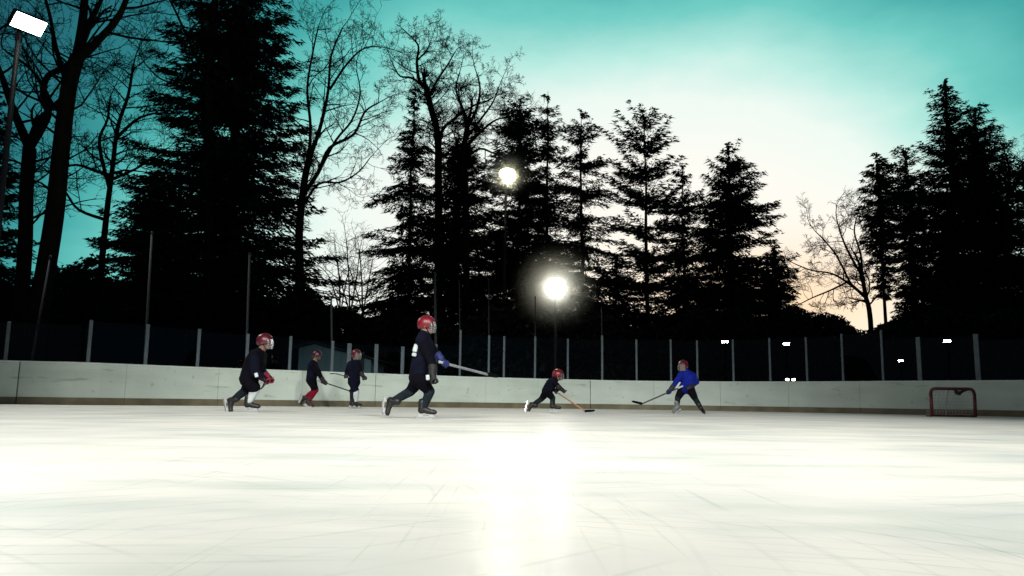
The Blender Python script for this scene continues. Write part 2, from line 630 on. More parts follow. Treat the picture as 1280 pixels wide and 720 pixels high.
posts = [(110, 400, .075), (182, 405, .075), (247, 411, .07), (308, 417, .075), (362, 420, .07), (415, 426, .075), (436, 429, .12), (470, 430, .11), (503, 433, .10),
         (545, 430, .06), (575, 412, .06), (611, 419, .06), (630, 420, .06), (669, 420, .06), (710, 423, .06), (753, 419, .065), (796, 424, .06), (839, 424, .065),
         (872, 425, .065), (917, 424, .065), (963, 422, .065), (1009, 421, .065), (1054, 417, .065), (1104, 412, .065), (1150, 421, .12), (1223, 417, .13)]
post_s = []
for px, ty, wd in posts:
    s = arc_at_px(px)
    c = arc_point(s)
    _, by = project((c.x, c.y, 1.0))
    ppm = F / (c.y * math.cos(PITCH) + 0)
    ht = (by - ty) / ppm
    post_s.append((s, ht, wd))
step = 1.75
s0 = post_s[0][0]
k = 1
while s0 - k * step > sL:
    post_s.append((s0 - k * step, 0.9, .075))
    k += 1
s1 = max(q[0] for q in post_s)
k = 1
while s1 + k * step < sR:
    post_s.append((s1 + k * step, 1.15, .12))
    k += 1
post_s.sort()
panes = []
for s, ht, wd in post_s:
    c = arc_point(s)
    al, out = arc_frame(s)
    mb = MB()
    b = Vector((c.x, c.y, 0)) + out * 0.03
    mb.box(b + Vector((0, 0, BOARD_H + 0.001 + ht / 2)), al * wd / 2, out * 0.03, Vector((0, 0, ht / 2)))
    mb.build('post', M['alu'], boards, bevel=0.006)
for (s, h0, w0), (s2, h2, w2) in zip(post_s[:-1], post_s[1:]):
    _, o1 = arc_frame(s)
    _, o2 = arc_frame(s2)
    a, b = arc_point(s), arc_point(s2)
    a3, b3 = Vector((a.x, a.y, 0)) + o1 * 0.03, Vector((b.x, b.y, 0)) + o2 * 0.03
    d = (b3 - a3).normalized()
    a3, b3 = a3 + d * (w0 / 2 + 0.004), b3 - d * (w2 / 2 + 0.004)
    nrm = Vector((d.y, -d.x, 0))
    hh = min(h0, h2) - 0.03
    mb = MB()
    c = (a3 + b3) / 2 + Vector((0, 0, BOARD_H + 0.004 + hh / 2))
    mb.box(c, (b3 - a3) / 2, nrm * 0.005, Vector((0, 0, hh / 2)))
    mb.build('glass_pane', M['glass'], boards)
    panes.append((a3, b3, nrm, hh))

# tall poles of the safety netting, just behind the boards
npoles = [((43, 432), (63, 322), 'slim netting pole leaning away behind the white boards by the bare trunk', .04),
          ((182, 430), (190, 292), 'tall grey netting pole rising from the post before the big dark spruce', .045),
          ((308, 440), (312, 318), 'tall grey netting pole beside the skater in white socks', .045),
          ((415, 440), (414, 372), 'short grey netting pole in front of the blue shed', .04),
          ((545, 460), (543.5, 342), 'pale netting pole right behind the red helmeted upright skater', .06),
          ((575, 440), (574, 352), 'faint thin netting pole behind the stick of the striding skater', .03), ((611, 440), (611, 350), 'faint thin netting pole under the oval yellowish floodlight', .03),
          ((669, 440), (669, 372), 'faint thin netting pole behind the lunging skater under the dazzling floodlight', .03), ((753, 440), (752, 385), 'faint thin netting pole between the dazzling floodlight and the layered pine', .03)]
for (bx, by), (tx, ty), lb, rd in npoles:
    s = arc_at_px(bx)
    c = arc_point(s)
    _, out = arc_frame(s)
    b = Vector((c.x, c.y, 0)) + out * 0.2
    top = at(tx, ty, b.y)
    low = at(bx, by, b.y)
    dv = (low - top) / (low.z - top.z)
    foot = low + dv * (-0.06 - low.z)
    e = empty('netting_pole', foot)
    tag(e, lb or 'faint thin netting pole rising behind the glass below the conifers', 'pole', 'poles of the safety netting')
    mb = MB()
    mb.tube([foot, foot.lerp(top, 0.5), top], [rd * .8, rd * .7, rd * 0.6], 8)
    mb.build('shaft', M['pole'], e, True)
    mb = MB()
    mb.tube([top, top + Vector((0, 0, 0.05))], [rd * .9, rd * 0.5], 8)
    mb.build('cap', M['pole'], e, True)

# ------------------------------------------------------------------ floodlights
BLOOM_DENSITY = 4.0


def spot(parent, loc, target, power, ang, blend, color, size):
    ld = bpy.data.lights.new('flood', 'SPOT')
    ld.energy = power
    ld.spot_size = R(ang)
    ld.spot_blend = blend
    ld.color = color
    ld.shadow_soft_size = size
    lo = bpy.data.objects.new('beam', ld)
    col.objects.link(lo)
    d = Vector(target) - Vector(loc)
    lo.rotation_euler = d.to_track_quat('-Z', 'Y').to_euler()
    lo.parent = parent
    lo.location = Vector(loc) - parent.location
    return lo


def floodlight(head, aim, label, wd=0.8, ht=0.4, glow='glow', round_=False, power=None, ang=110, blend=0.6, color=(1, 0.97, 0.9), roll=0.0, pole_dir=None, group=None, size=0.35):
    """pole, arm, housing and lit lens; the lens looks toward `aim`"""
    head, aim = Vector(head), Vector(aim)
    d = (aim - head).normalized()
    sd_ = d.cross(Vector((0, 0, 1))).normalized()
    up_ = sd_.cross(d)
    if roll:
        rm = Matrix.Rotation(roll, 3, d)
        sd_, up_ = rm @ sd_, rm @ up_
    back = Vector((d.x, d.y, 0)).normalized() * -0.35
    foot = Vector((head.x, head.y, -0.06)) + back
    e = empty('floodlight', foot)
    tag(e, label, 'floodlight', group)
    mb = MB()
    ptop = Vector((foot.x, foot.y, head.z + 0.1))
    mb.tube([foot, foot.lerp(ptop, .5), ptop], [.09, .075, .06], 10)
    mb.build('pole', M['lampmetal'], e, True)
    mb = MB()
    mb.tube([ptop - Vector((0, 0, .12)), head - d * 0.16], .03, 8)
    mb.build('arm', M['lampmetal'], e, True)
    mb = MB()
    if round_:
        rings = []
        for o_, r_ in ((-.26, .06), (-.2, wd * .3), (-.08, wd * .46), (0.0, wd * .5)):
            rings.append([head + d * o_ + (sd_ * math.cos(t) + up_ * math.sin(t) * ht / wd) * r_ for t in [2 * math.pi * k / 24 for k in range(24)]])
        mb.quadstrip(rings)
        hs = mb.build('housing', M['lampmetal'], e, True)
        mb = MB()
        rings = []
        for o_, r_ in ((.003, .485), (.05, .46), (.10, .36), (.13, .2), (.14, .03)):
            rings.append([head + d * o_ * wd + (sd_ * math.cos(t) + up_ * math.sin(t) * ht / wd) * r_ * wd for t in [2 * math.pi * k / 24 for k in range(24)]])
        mb.quadstrip(rings)
        mb.build('lens', M[glow], hs, True)
    else:
        mb.box(head - d * 0.08, sd_ * wd * .5, up_ * ht * .5, d * .08)
        hs = mb.build('housing', M['lampmetal'], e, bevel=.02)
        mb = MB()
        mb.box(head + d * 0.012, sd_ * wd * .47, up_ * ht * .46, d * .01)
        mb.build('lens', M[glow], hs, bevel=.006)
    if power:
        spot(e, head + d * 0.25, aim, power, ang, blend, color, size)
    return e


P_UP, P_MID, P_LOW = at(36, 30, 19.5), at(634, 217, 38.0), at(695, 360, 33.0)
floodlight(P_UP, (-2, 15, 0), 'tilted rectangular floodlight glowing white among the bare branches', .86, .44, power=2000, roll=0.06)
floodlight(P_MID, (2.5, 20, 0), 'oval yellowish floodlight glowing high in front of the conifers', 0.8, .58, 'glow_y', True, power=3600, ang=75, color=(1, .93, .72))
floodlight(P_LOW, (1.0, 8, 0.6), 'large round dazzling floodlight low before the tall thin spruces', 0.85, 0.85, 'glow_big', True, power=600, ang=100, size=0.6)
# lamps standing behind the camera: their light falls on the boards and they mirror in the glass
mirror_px = [(906, 427, 46), (983, 430, 46), (1126, 451, 72)]
for px, py, t_ in mirror_px:
    r_ = ray(px, py).normalized()
    hit = None
    for a3, b3, nrm, hh in panes:
        den = r_.dot(nrm)
        if abs(den) < 1e-6:
            continue
        tt = (a3 - CAM).dot(nrm) / den
        q = CAM + r_ * tt
        if tt > 0 and (q - a3).xy.dot((b3 - a3).xy) >= 0 and (q - b3).xy.dot((a3 - b3).xy) >= 0:
            hit = (q, nrm)
    if hit is None:
        continue
    q, nrm = hit
    rr = r_ - 2 * r_.dot(nrm) * nrm
    pos = q + rr * t_
    floodlight(pos, q, 'wide flat floodlight on a pole beyond the left boards, mirrored in the glass', .6, .28, 'glow_hot', group='floodlights mirrored in the glass')
for px, py in ((-8, -9), (9, -9), (0, -11)):
    floodlight((px, py, 12.0), (px * .45, 8.2, 0), 'high rectangular floodlight on a pole behind the open end of the ice', 1.0, .5, power=14000, ang=46, blend=.6, size=.9, group='floodlights behind the open end')

# added scattering balls that imitate lens bloom round the two lamps
mm = bpy.data.materials.new('bloom_volume')
mm.use_nodes = True
mm.node_tree.nodes.clear()
mo_ = mm.node_tree.nodes.new('ShaderNodeOutputMaterial')
mv_ = mm.node_tree.nodes.new('ShaderNodeVolumePrincipled')
mv_.inputs['Color'].default_value = (0.95, 0.97, 0.9, 1)
tm_ = mm.node_tree
tc_ = tm_.nodes.new('ShaderNodeTexCoord')
ln_ = tm_.nodes.new('ShaderNodeVectorMath')
ln_.operation = 'LENGTH'
tm_.links.new(tc_.outputs['Object'], ln_.inputs[0])
fall = mth(tm_, 'POWER', mth(tm_, 'SUBTRACT', 1.0, ln_.outputs['Value'], clamp=True), 4.0)
tm_.links.new(mth(tm_, 'MULTIPLY', fall, BLOOM_DENSITY), mv_.inputs['Density'])
mm.node_tree.links.new(mv_.outputs[0], mo_.inputs['Volume'])
for c_, r_, which in ((P_LOW, 2.2, 'low dazzling round'), (P_MID, 1.6, 'high oval yellowish')):
    bm = bmesh.new()
    bmesh.ops.create_icosphere(bm, subdivisions=4, radius=1)
    me = bpy.data.meshes.new('bloom')
    bm.to_mesh(me)
    bm.free()
    mo_ = link('bloom', me, mm, None, True)
    mo_.location = c_
    mo_.scale = (r_, r_, r_)
    tag(mo_, 'added soft mist glowing round the %s floodlight' % which, 'bloom', 'mist round the lamps', 'stuff')

# twin lamp and stand made up for a small bright spot above the boards
wl = at(988, 474.5, 31.0)
e = empty('stand_in_lamp', (wl.x, wl.y, -0.06))
tag(e, 'made-up twin lamp on a stand, for a small bright spot peeping over the white boards', 'lamp')
mb = MB()
mb.tube([(wl.x, wl.y, -.06), (wl.x, wl.y, wl.z - .1)], .025, 8)
mb.build('stand', M['lampmetal'], e, True)
for dx in (-.12, .12):
    mb = MB()
    mb.box((wl.x + dx, wl.y + .05, wl.z), (.075, 0, 0), (0, .05, 0), (0, 0, .055))
    h_ = mb.build('lamp_head', M['lampmetal'], e, bevel=.01)
    mb = MB()
    mb.box((wl.x + dx, wl.y - .006, wl.z), (.06, 0, 0), (0, .004, 0), (0, 0, .04))
    mb.build('lens', M['glow'], h_)

# ------------------------------------------------------------------ shed behind the boards
sp0, sp1 = at(372, 470, 31), at(463, 470, 31)
ridge_z = at(392, 430, 31).z
eave_z = at(463, 449, 31).z
e = empty('shed', ((sp0.x + sp1.x) / 2, 33, -0.06))
tag(e, 'small blue timber shed with sloping roof behind the glass and boards', 'shed')
wdt = sp1.x - sp0.x
rx = sp0.x + wdt * 0.22
mb = MB()
x0, x1 = sp0.x, sp1.x
lz = ridge_z - (rx - x0) * (ridge_z - eave_z) / (x1 - rx)
for yy in (31.0, 35.0):
    mb.v += [(x0, yy, -.06), (x1, yy, -.06), (x1, yy, eave_z), (rx, yy, ridge_z), (x0, yy, lz)]
mb.f = [(0, 1, 2, 3, 4), (9, 8, 7, 6, 5), (1, 6, 7, 2), (5, 0, 4, 9), (2, 7, 8, 3), (3, 8, 9, 4)]
mb.build('wall', M['shedwall'], e)
mb = MB()
sdn = Vector((x1 - rx, 0, eave_z - ridge_z)).normalized()
mb.box(((rx + x1) / 2 + .1, 33, (ridge_z + eave_z) / 2 + .03), sdn * ((x1 - rx) / 2 + .22), (0, 2.2, 0), (0, 0, .035))
mb.build('roof_slope', M['shedroof'], e)
mb = MB()
sdn = Vector((x0 - rx, 0, lz - ridge_z)).normalized()
mb.box(((rx + x0) / 2 - .1, 33, (ridge_z + lz) / 2 + .05), sdn * ((rx - x0) / 2 + .12), (0, 2.2, 0), (0, 0, .035))
mb.build('roof_slope', M['shedroof'], e)
dpx = at(445, 470, 31).x
mb = MB()
mb.box((dpx, 30.985, 1.0), (.30, 0, 0), (0, .02, 0), (0, 0, 1.03))
dr = mb.build('door', M['sheddoor'], e, bevel=.008)
mb = MB()
mb.box((dpx + .22, 30.95, 1.0), (.03, 0, 0), (0, .015, 0), (0, 0, .015))
mb.build('handle', M['steel'], dr)

# ------------------------------------------------------------------ trees


def conifer(label, apex, D, profile, dens=1.0, droop=0.25, crown_to=0.9, seed=0, spray=1.0, lean=0.0, mt='needle', trunk_px=9, upturn=0.12, gap=0.0, name='spruce_tree', group=None, skew=0.0, clump=None, wide=1.28):
    """profile: (photo row, half width in photo px) from the tip downward; the crown ends at the last row"""
    rg = np.random.default_rng(seed)
    top = at(apex[0], apex[1], D)
    ppm = F / D
    H = top.z
    base = Vector((top.x + lean, D, -0.06))
    rows = np.array([(apex[1] * 1.0 if i == 0 else y) for i, (y, _) in enumerate(profile)])
    zs = np.array([at(apex[0], y, D).z for y in rows])
    rs = np.array([r for _, r in profile]) / ppm * wide
    root = empty(name, base)
    tag(root, label, 'tree', group)
    # trunk
    tr = max(trunk_px / ppm / 2, .06)
    mb = MB()
    pts, rad = [], []
    for i in range(11):
        t = i / 10
        pts.append(base.lerp(top, t) + Vector((rg.normal(0, .04), rg.normal(0, .04), 0)) * (0 if i in (0, 10) else 1))
        rad.append(tr * (1.25 if i == 0 else 1) * (1 - t) ** 0.8 + .012)
    mb.tube(pts, rad, 8)
    mb.build('trunk', M['bark'], root, True)
    # crown
    V, T = [], []
    limbs = MB()
    zmin = zs[-1]
    nb = int(dens * (H - zmin) * 22)
    order = np.sort(rg.uniform(0, 1, nb) ** 0.85)
    phl = rg.uniform(0, 6.28, 8)
    nv = 0
    for q in order:
        z = H - (H - zmin) * q
        z = z + rg.normal(0, .05)
        rad_ = np.interp(-z, -zs, rs)
        a = rg.uniform(0, 2 * math.pi)
        lobe = 1 + 0.10 * math.sin(3 * a + phl[0] + z * .9) + 0.09 * math.sin(z * 2.3 + phl[1] + a) + 0.08 * math.sin(z * 5.1 + phl[2] + 2 * a)
        if gap and (math.sin(z * 3.6 + phl[3] + .5 * math.sin(a + phl[4])) < -1 + gap * 2):
            continue
        Lb = max(.12, rad_ * lobe * rg.uniform(.6, 1.0)) * (1 + skew * math.cos(a))
        t_ = (z - base.z) / (H - base.z)
        o = base.lerp(top, min(t_, 1.0))
        e0 = R(38) * (1 - q) ** 2 + R(4) + rg.normal(0, .17)
        dirh = np.array([math.cos(a), math.sin(a), 0])
        side = np.array([-math.sin(a), math.cos(a), 0])
        n = max(3, int(Lb / (.17 * spray)))
        s = np.linspace(.10, 1, n)

        def bp(sv):
            return np.array([o.x, o.y, z])[None, :] + dirh[None, :] * (Lb * sv)[:, None] + np.array([0, 0, 1])[None, :] * (Lb * (math.tan(e0) * sv - droop * 1.5 * sv ** 1.6 + upturn * sv ** 3))[:, None]
        sp = np.linspace(0, 1, 4)
        bpts = bp(sp)
        r0 = min(.05, .012 + Lb * .011)
        limbs.tube([Vector(p_) for p_ in bpts], [r0, r0 * .75, r0 * .5, .006], 3, False)
        c0 = bp(s)
        # side sprays: fan narrows toward the branch tip
        fan = (.34 * Lb * (1 - s) + .16) * np.minimum(1, s * 2.2)
        reps = 10 if clump is None else clump + 3
        C = np.repeat(c0, reps, 0)
        FA = np.repeat(fan, reps)
        lat = rg.uniform(-1, 1, len(C))
        fwdo = rg.normal(0, .10, len(C))
        tip_ = min(1.0, Lb / .9)
        FA = FA * tip_
        fwdo = fwdo * tip_
        C = C + side[None, :] * (lat * FA)[:, None] + dirh[None, :] * (fwdo + np.abs(lat) * FA * -.2)[:, None]
        C[:, 2] += rg.normal(-.05, .07, len(C)) * tip_ - np.abs(lat) * FA * .30 * droop / .25
        ln = rg.uniform(.16, .42, len(C)) * spray * (.55 + .45 * tip_)
        wd = rg.uniform(.020, .052, len(C)) * spray
        dv = dirh[None, :] * rg.uniform(.7, 1.3, len(C))[:, None] + side[None, :] * (np.sign(lat) * rg.uniform(.1, .8, len(C)))[:, None]
        dv[:, 2] += rg.uniform(-1.0, .25, len(C)) * (droop / .25) ** .5
        dv /= np.linalg.norm(dv, axis=1)[:, None] + 1e-9
        pr = np.cross(dv, rg.normal(0, 1, dv.shape))
        pr /= np.linalg.norm(pr, axis=1)[:, None] + 1e-9
        A = C - dv * (ln * .4)[:, None] + pr * wd[:, None]
        B = C - dv * (ln * .4)[:, None] - pr * wd[:, None]
        E = C + dv * (ln * .6)[:, None]
        Q = np.stack([A, B, E], 1).reshape(-1, 3)
        V.append(Q)
        T.append(np.arange(nv, nv + len(Q)).reshape(-1, 3))
        nv += len(Q)
    # leader
    lv = np.array(limbs.v, np.float32)
    lf = []
    for q_ in limbs.f:
        lf.append((q_[0], q_[1], q_[2]))
        lf.append((q_[0], q_[2], q_[3]))
    V.append(lv)
    T.append(np.array(lf, np.int32) + nv)
    me = tri_mesh('crown', np.concatenate(V), np.concatenate(T))
    link('crown', me, M[mt], root)
    return root


def bare_tree(label, limbs, D, seed=0, levels=3, twig_len=1.0, density=1.0, name='bare_tree', spread=0.9, up=0.25, group=None, min_r=.010):
    """limbs: polylines [(px, py, depth offset)...] with start and end radius in px; first is the trunk"""
    rd = random.Random(seed)
    ppm = F / D
    first = limbs[0][0][0]
    b = at(first[0], first[1], D + first[2])
    root = empty(name, (b.x, b.y, -0.06))
    tag(root, label, 'tree', group)
    trunk = MB()
    crown = MB()

    def grow(p, d, ln, r, lev, mb):
        n = 4 if lev > 1 else 3
        pts, rads = [p.copy()], [r]
        d = d.copy()
        seg = ln / n
        bend = Vector((rd.gauss(0, 1), rd.gauss(0, 1), rd.gauss(0, .6))) * .22
        for i in range(n):
            d = (d + bend * .6 + Vector((rd.gauss(0, .16), rd.gauss(0, .16), rd.gauss(0, .12) + up * .22))).normalized()
            p = p + d * seg
            pts.append(p.copy())
            rads.append(max(min_r * .6, r * (1 - (i + 1) / n * .72)))
        mb.tube(pts, rads, 4 if lev > 1 else 3, False)
        if lev <= 0:
            return
        nb = max(2, int((3.2 + 2.2 * rd.random()) * density * (1.2 if lev > 1 else 1)))
        for k in range(nb):
            t = .22 + .78 * (k + rd.random()) / nb
            f_ = min(t * n, n - 1e-3)
            i = int(f_)
            q = pts[i].lerp(pts[i + 1], f_ - i)
            dd = (pts[i + 1] - pts[i]).normalized()
            sdv = Vector((rd.gauss(0, 1), rd.gauss(0, 1), rd.gauss(0, .8)))
            sdv = (sdv - dd * sdv.dot(dd)).normalized()
            nd = (dd * (1 - spread * .45) + sdv * spread * rd.uniform(.6, 1.1)).normalized()
            grow(q, nd, ln * rd.uniform(.42, .68) * (1.05 - .35 * t), max(min_r, rads[i] * .58), lev - 1, mb)

    for li, (pl, r0, r1) in enumerate(limbs):
        P = [at(x, y, D + dz) for x, y, dz in pl]
        if li == 0:
            P[0] = Vector((P[0].x, P[0].y, -.06))
        # refine
        Q = []
        for i in range(len(P) - 1):
            p0, p1, p2, p3 = P[max(i - 1, 0)], P[i], P[i + 1], P[min(i + 2, len(P) - 1)]
            for k in range(4):
                t = k / 4
                Q.append(0.5 * ((2 * p1) + (-p0 + p2) * t + (2 * p0 - 5 * p1 + 4 * p2 - p3) * t * t + (-p0 + 3 * p1 - 3 * p2 + p3) * t ** 3))
        Q.append(P[-1])
        n = len(Q)
        rads = [max(.012, (r0 + (r1 - r0) * (i / (n - 1)) ** .8) / ppm) for i in range(n)]
        trunk.tube(Q, rads, 8 if r0 > 3 else 5, True)
        total = sum((Q[i + 1] - Q[i]).length for i in range(n - 1))
        # side branches along the upper part of the trunk and all of the limbs
        start = .45 if li == 0 else .18
        nb = int(max(4, total * 1.6 * density))
        for k in range(nb):
            t = start + (1 - start) * (k + rd.random()) / nb
            f_ = min(t * (n - 1), n - 1 - 1e-3)
            i = int(f_)
            q = Q[i].lerp(Q[i + 1], f_ - i)
            dd = (Q[i + 1] - Q[i]).normalized()
            sdv = Vector((rd.gauss(0, 1), rd.gauss(0, 1), rd.gauss(0, .7) + .15))
            sdv = (sdv - dd * sdv.dot(dd)).normalized()
            nd = (dd * .55 + sdv * spread).normalized()
            grow(q, nd, twig_len * rd.uniform(.6, 1.25) * (1.1 - .4 * t), max(min_r * 1.6, min(rads[i] * .5, .05)), levels - 1, crown)
        grow(Q[-1], (Q[-1] - Q[-2]).normalized(), twig_len * 1.0, max(min_r * 1.5, rads[-1] * .9), levels - 1, crown)
    trunk.build('trunk', M['bark'], root, True)
    v = np.array(crown.v, np.float32)
    f4 = np.array(crown.f, np.int32)
    tr = np.concatenate([f4[:, [0, 1, 2]], f4[:, [0, 2, 3]]])
    link('crown', tri_mesh('crown', v, tr), M['bark'], root)
    return root


# --- left: bare giants and the great spruce
bare_tree('tall bare tree with thick curving trunk forking high beside the tilted floodlight',
          [([(34, 470, 0), (50, 380, 0), (68, 270, 0), (76, 190, 0), (86, 110, 0), (97, 70, 0)], 13, 9),
           ([(97, 70, 0), (104, 20, .4), (108, -40, .6), (112, -110, 1)], 7, 3),
           ([(95, 78, 0), (128, 45, -.4), (150, 18, -.8), (168, -30, -1.2)], 6, 3),
           ([(82, 140, 0), (66, 132, .5), (52, 105, 1.1), (36, 84, 1.5), (10, 66, 2)], 4.5, 1.5),
           ([(86, 112, 0), (70, 60, 1), (60, 10, 1.5), (40, -50, 2)], 4, 1.5)], 25, 3, 4, 2.9, .85)
bare_tree('dark bare tree with a crooked forked trunk beside the thick curving trunk',
          [([(16, 470, 0), (30, 330, 0), (33, 240, 0), (37, 185, 0)], 9, 8),
           ([(37, 185, 0), (26, 160, .2), (14, 130, .4), (2, 95, .6), (-12, 60, 1)], 6.5, 3),
           ([(38, 183, 0), (52, 160, -.3), (60, 140, -.5), (54, 115, -.6), (60, 95, -.7), (78, 86, -1)], 6, 3.5)], 27, 8, 4, 2.2, .8)
bare_tree('slender bare tree with upright forked stems beside the great dark spruce',
          [([(112, 470, 0), (122, 380, 0), (133, 270, 0), (140, 215, 0), (147, 160, 0), (160, 120, 0), (166, 85, 0)], 5, 1.5),
           ([(140, 220, 0), (118, 213, .5), (95, 206, .8), (72, 212, 1.2)], 3, 1.2),
           ([(138, 240, 0), (124, 180, -.5), (134, 150, -.8), (138, 120, -1.2)], 3, 1),
           ([(146, 172, 0), (170, 150, .5), (192, 142, .9), (212, 142, 1.3)], 2.5, 1),
           ([(133, 275, 0), (98, 262, .5), (82, 240, .8), (70, 225, 1)], 2.5, 1),
           ([(138, 225, 0), (168, 212, .5), (188, 200, .8)], 2.5, 1)], 33, 12, 4, 2.3, .95)
conifer('huge dense dark spruce towering above the frame behind the left boards', (312, -120), 36,
        [(-120, 3), (-60, 34), (0, 54), (60, 70), (130, 84), (200, 98), (260, 108), (330, 116), (400, 120), (470, 120)], 1.5, .20, seed=21, wide=1.27, skew=-.05, spray=1.05, trunk_px=20, mt='needle2', clump=6)
conifer('low dense spruce filling the gap left of the huge dark spruce', (196, 212), 34,
        [(212, 3), (260, 30), (320, 58), (400, 78), (480, 86)], 1.7, .20, seed=22, spray=1.0, trunk_px=10, mt='needle2', clump=6)
conifer('squat dark spruce standing behind the leaning netting pole', (108, 322), 30,
        [(322, 3), (350, 26), (400, 44), (480, 52)], 2.0, .2, seed=23, trunk_px=8, mt='needle2', clump=6)
conifer('dense dark spruce at the far left end of the boards', (-6, 110), 31,
        [(110, 3), (180, 26), (260, 40), (340, 52), (480, 60)], 1.6, .2, seed=24, trunk_px=10, mt='needle2', clump=6)
bare_tree('bare tree rising through the top of the huge dark spruce',
          [([(262, 470, 0), (262, 300, 0), (260, 150, 0), (263, 60, 0), (270, -10, 0), (276, -60, 0)], 8, 3.5),
           ([(262, 90, 0), (254, 40, .5), (250, -10, .8), (246, -60, 1)], 4, 1.5),
           ([(262, 110, 0), (240, 60, -.5), (222, 20, -.8), (205, -15, -1.2)], 3, 1),
           ([(262, 130, 0), (232, 110, .5), (200, 98, .8), (180, 78, 1)], 2.2, .8)], 34, 15, 4, 2.6, .75)
bare_tree('wide bare tree spreading fine branches on the open side of the huge dark spruce',
          [([(368, 470, 0), (374, 360, 0), (374, 290, 0), (380, 230, 0), (386, 200, 0)], 6.5, 4),
           ([(386, 200, 0), (400, 160, .3), (410, 115, .5), (414, 70, .7), (428, 35, 1)], 3.2, .9),
           ([(378, 245, 0), (398, 215, -.3), (412, 185, -.5), (442, 168, -.8), (456, 140, -1), (474, 128, -1.2)], 3.2, .9),
           ([(384, 215, 0), (388, 160, .6), (384, 110, 1), (392, 60, 1.4), (398, 34, 1.6)], 2.8, .9),
           ([(412, 112, .5), (432, 82, .2), (452, 62, 0), (470, 58, -.3)], 2, .8),
           ([(376, 262, 0), (398, 230, .4), (425, 228, .8), (448, 215, 1.1), (462, 198, 1.4)], 2.2, .7),
           ([(398, 215, -.3), (420, 175, -1), (440, 150, -1.4), (450, 118, -1.8), (446, 90, -2)], 2.2, .7)], 37, 16, 4, 2.2, .95)
for k, (x, yt, lb) in enumerate(((436, 300, 'small pale bare sapling above the blue shed roof'), (424, 322, 'thin low bare sapling close beside the sapling above the shed'), (452, 312, 'small bare sapling against the edge of the drooping spruce'))):
    bare_tree(lb, [([(x + 2, 470, 0), (x + 1, 400, 0), (x, 350, 0), (x - 3, yt, 0)], 1.6, .6),
                   ([(x + 1, 395, 0), (x + 9, 350, .4), (x + 14, yt + 12, .7)], 1.1, .5),
                   ([(x + 1, 390, 0), (x - 10, 352, -.4), (x - 17, yt + 18, -.7)], 1.1, .5)], 50, 40 + k, 3, 1.7, .9, group='bare saplings over the shed')

# --- middle group
bare_tree('tall sinuous bare tree with a crooked top above the drooping spruce',
          [([(548, 470, 0), (548, 330, 0), (548, 230, 0), (547, 170, 0), (540, 140, 0), (533, 112, 0)], 6, 4),
           ([(533, 112, 0), (524, 100, .3), (521, 78, .5), (523, 58, .6), (514, 46, .8)], 3, 1),
           ([(533, 112, 0), (516, 98, -.4), (500, 95, -.7), (492, 82, -1)], 2.2, .8),
           ([(536, 120, 0), (548, 98, .4), (560, 80, .8), (568, 66, 1.1)], 2.2, .8),
           ([(548, 200, 0), (552, 165, -.2), (566, 150, -.5), (582, 138, -.8), (600, 128, -1)], 3.2, 1),
           ([(522, 75, .5), (534, 62, .2), (538, 52, 0)], 1.5, .6)], 44, 31, 4, 1.7, 1.15, spread=1.0)
bare_tree('round crowned bare tree with dense fine twigs next to the sinuous bare tree',
          [([(582, 470, 0), (583, 330, 0), (582, 250, 0), (580, 190, 0), (584, 160, 0)], 5, 3.5),
           ([(584, 160, 0), (578, 135, .3), (570, 112, .5), (574, 92, .8)], 2.6, .8),
           ([(584, 160, 0), (596, 135, -.3), (600, 110, -.6), (596, 92, -.9)], 2.6, .8),
           ([(581, 185, 0), (604, 162, .3), (620, 150, .6), (636, 146, .9)], 2.6, .8),
           ([(581, 175, 0), (600, 150, -.6), (616, 128, -1), (622, 112, -1.3)], 2.2, .7),
           ([(580, 200, 0), (600, 186, .3), (620, 192, .6), (640, 186, .9)], 2.2, .7)], 43, 32, 4, 1.8, 1.2, spread=1.0)
conifer('drooping spruce with ragged hanging branches at the edge of the bright gap', (519, 108), 46,
        [(108, 2), (150, 12), (200, 25), (250, 36), (300, 46), (350, 54), (400, 60), (470, 60)], 1.05, .36, seed=50, trunk_px=7, skew=-.15, gap=.2)
conifer('dark dense conifer beneath the round crowned bare tree', (572, 176), 45,
        [(176, 4), (200, 24), (250, 42), (300, 50), (360, 58), (470, 62)], 1.7, .25, seed=51, trunk_px=8, mt='needle2', clump=6)
conifer('dark blunt conifer right behind the oval yellowish floodlight', (650, 124), 47,
        [(124, 4), (150, 24), (190, 34), (240, 40), (300, 44), (360, 48), (470, 48)], 1.3, .22, seed=52, trunk_px=7, mt='needle2')
conifer('tall thin spire of a spruce above the dazzling round floodlight', (685, 114), 48,
        [(114, 2), (140, 14), (175, 29), (220, 33), (280, 40), (340, 46), (470, 48)], .72, .30, seed=53, trunk_px=7, gap=.18)
conifer('spruce with open airy branches between the spire and the layered pine', (727, 137), 47,
        [(137, 3), (165, 20), (200, 30), (240, 40), (290, 50), (340, 58), (470, 58)], .78, .30, seed=54, trunk_px=7, gap=.2)
conifer('layered pine with a bare trunk showing between flat shelves of needles', (806, 146), 46,
        [(146, 8), (160, 24), (185, 38), (215, 42), (250, 44), (290, 50), (340, 54), (470, 54)], 0.95, .06, seed=55, trunk_px=7, gap=.34, upturn=.2, name='pine_tree', spray=1.1)
conifer('slim short spruce between the layered pine and the broad pointed spruce', (853, 203), 48,
        [(203, 2), (230, 15), (270, 29), (310, 38), (360, 46), (470, 48)], 0.95, .26, seed=56, trunk_px=6, gap=.15)
conifer('broad pointed spruce at the end of the row beside the open sky', (910, 180), 45,
        [(180, 2), (205, 17), (240, 31), (280, 43), (320, 56), (360, 68), (400, 76), (470, 76)], 1.45, .24, seed=57, trunk_px=8, skew=.10)
conifer('small spruce tucked against the foot of the broad pointed spruce', (968, 300), 44,
        [(300, 2), (330, 12), (360, 22), (400, 28), (470, 30)], 1.3, .22, seed=58, trunk_px=4)
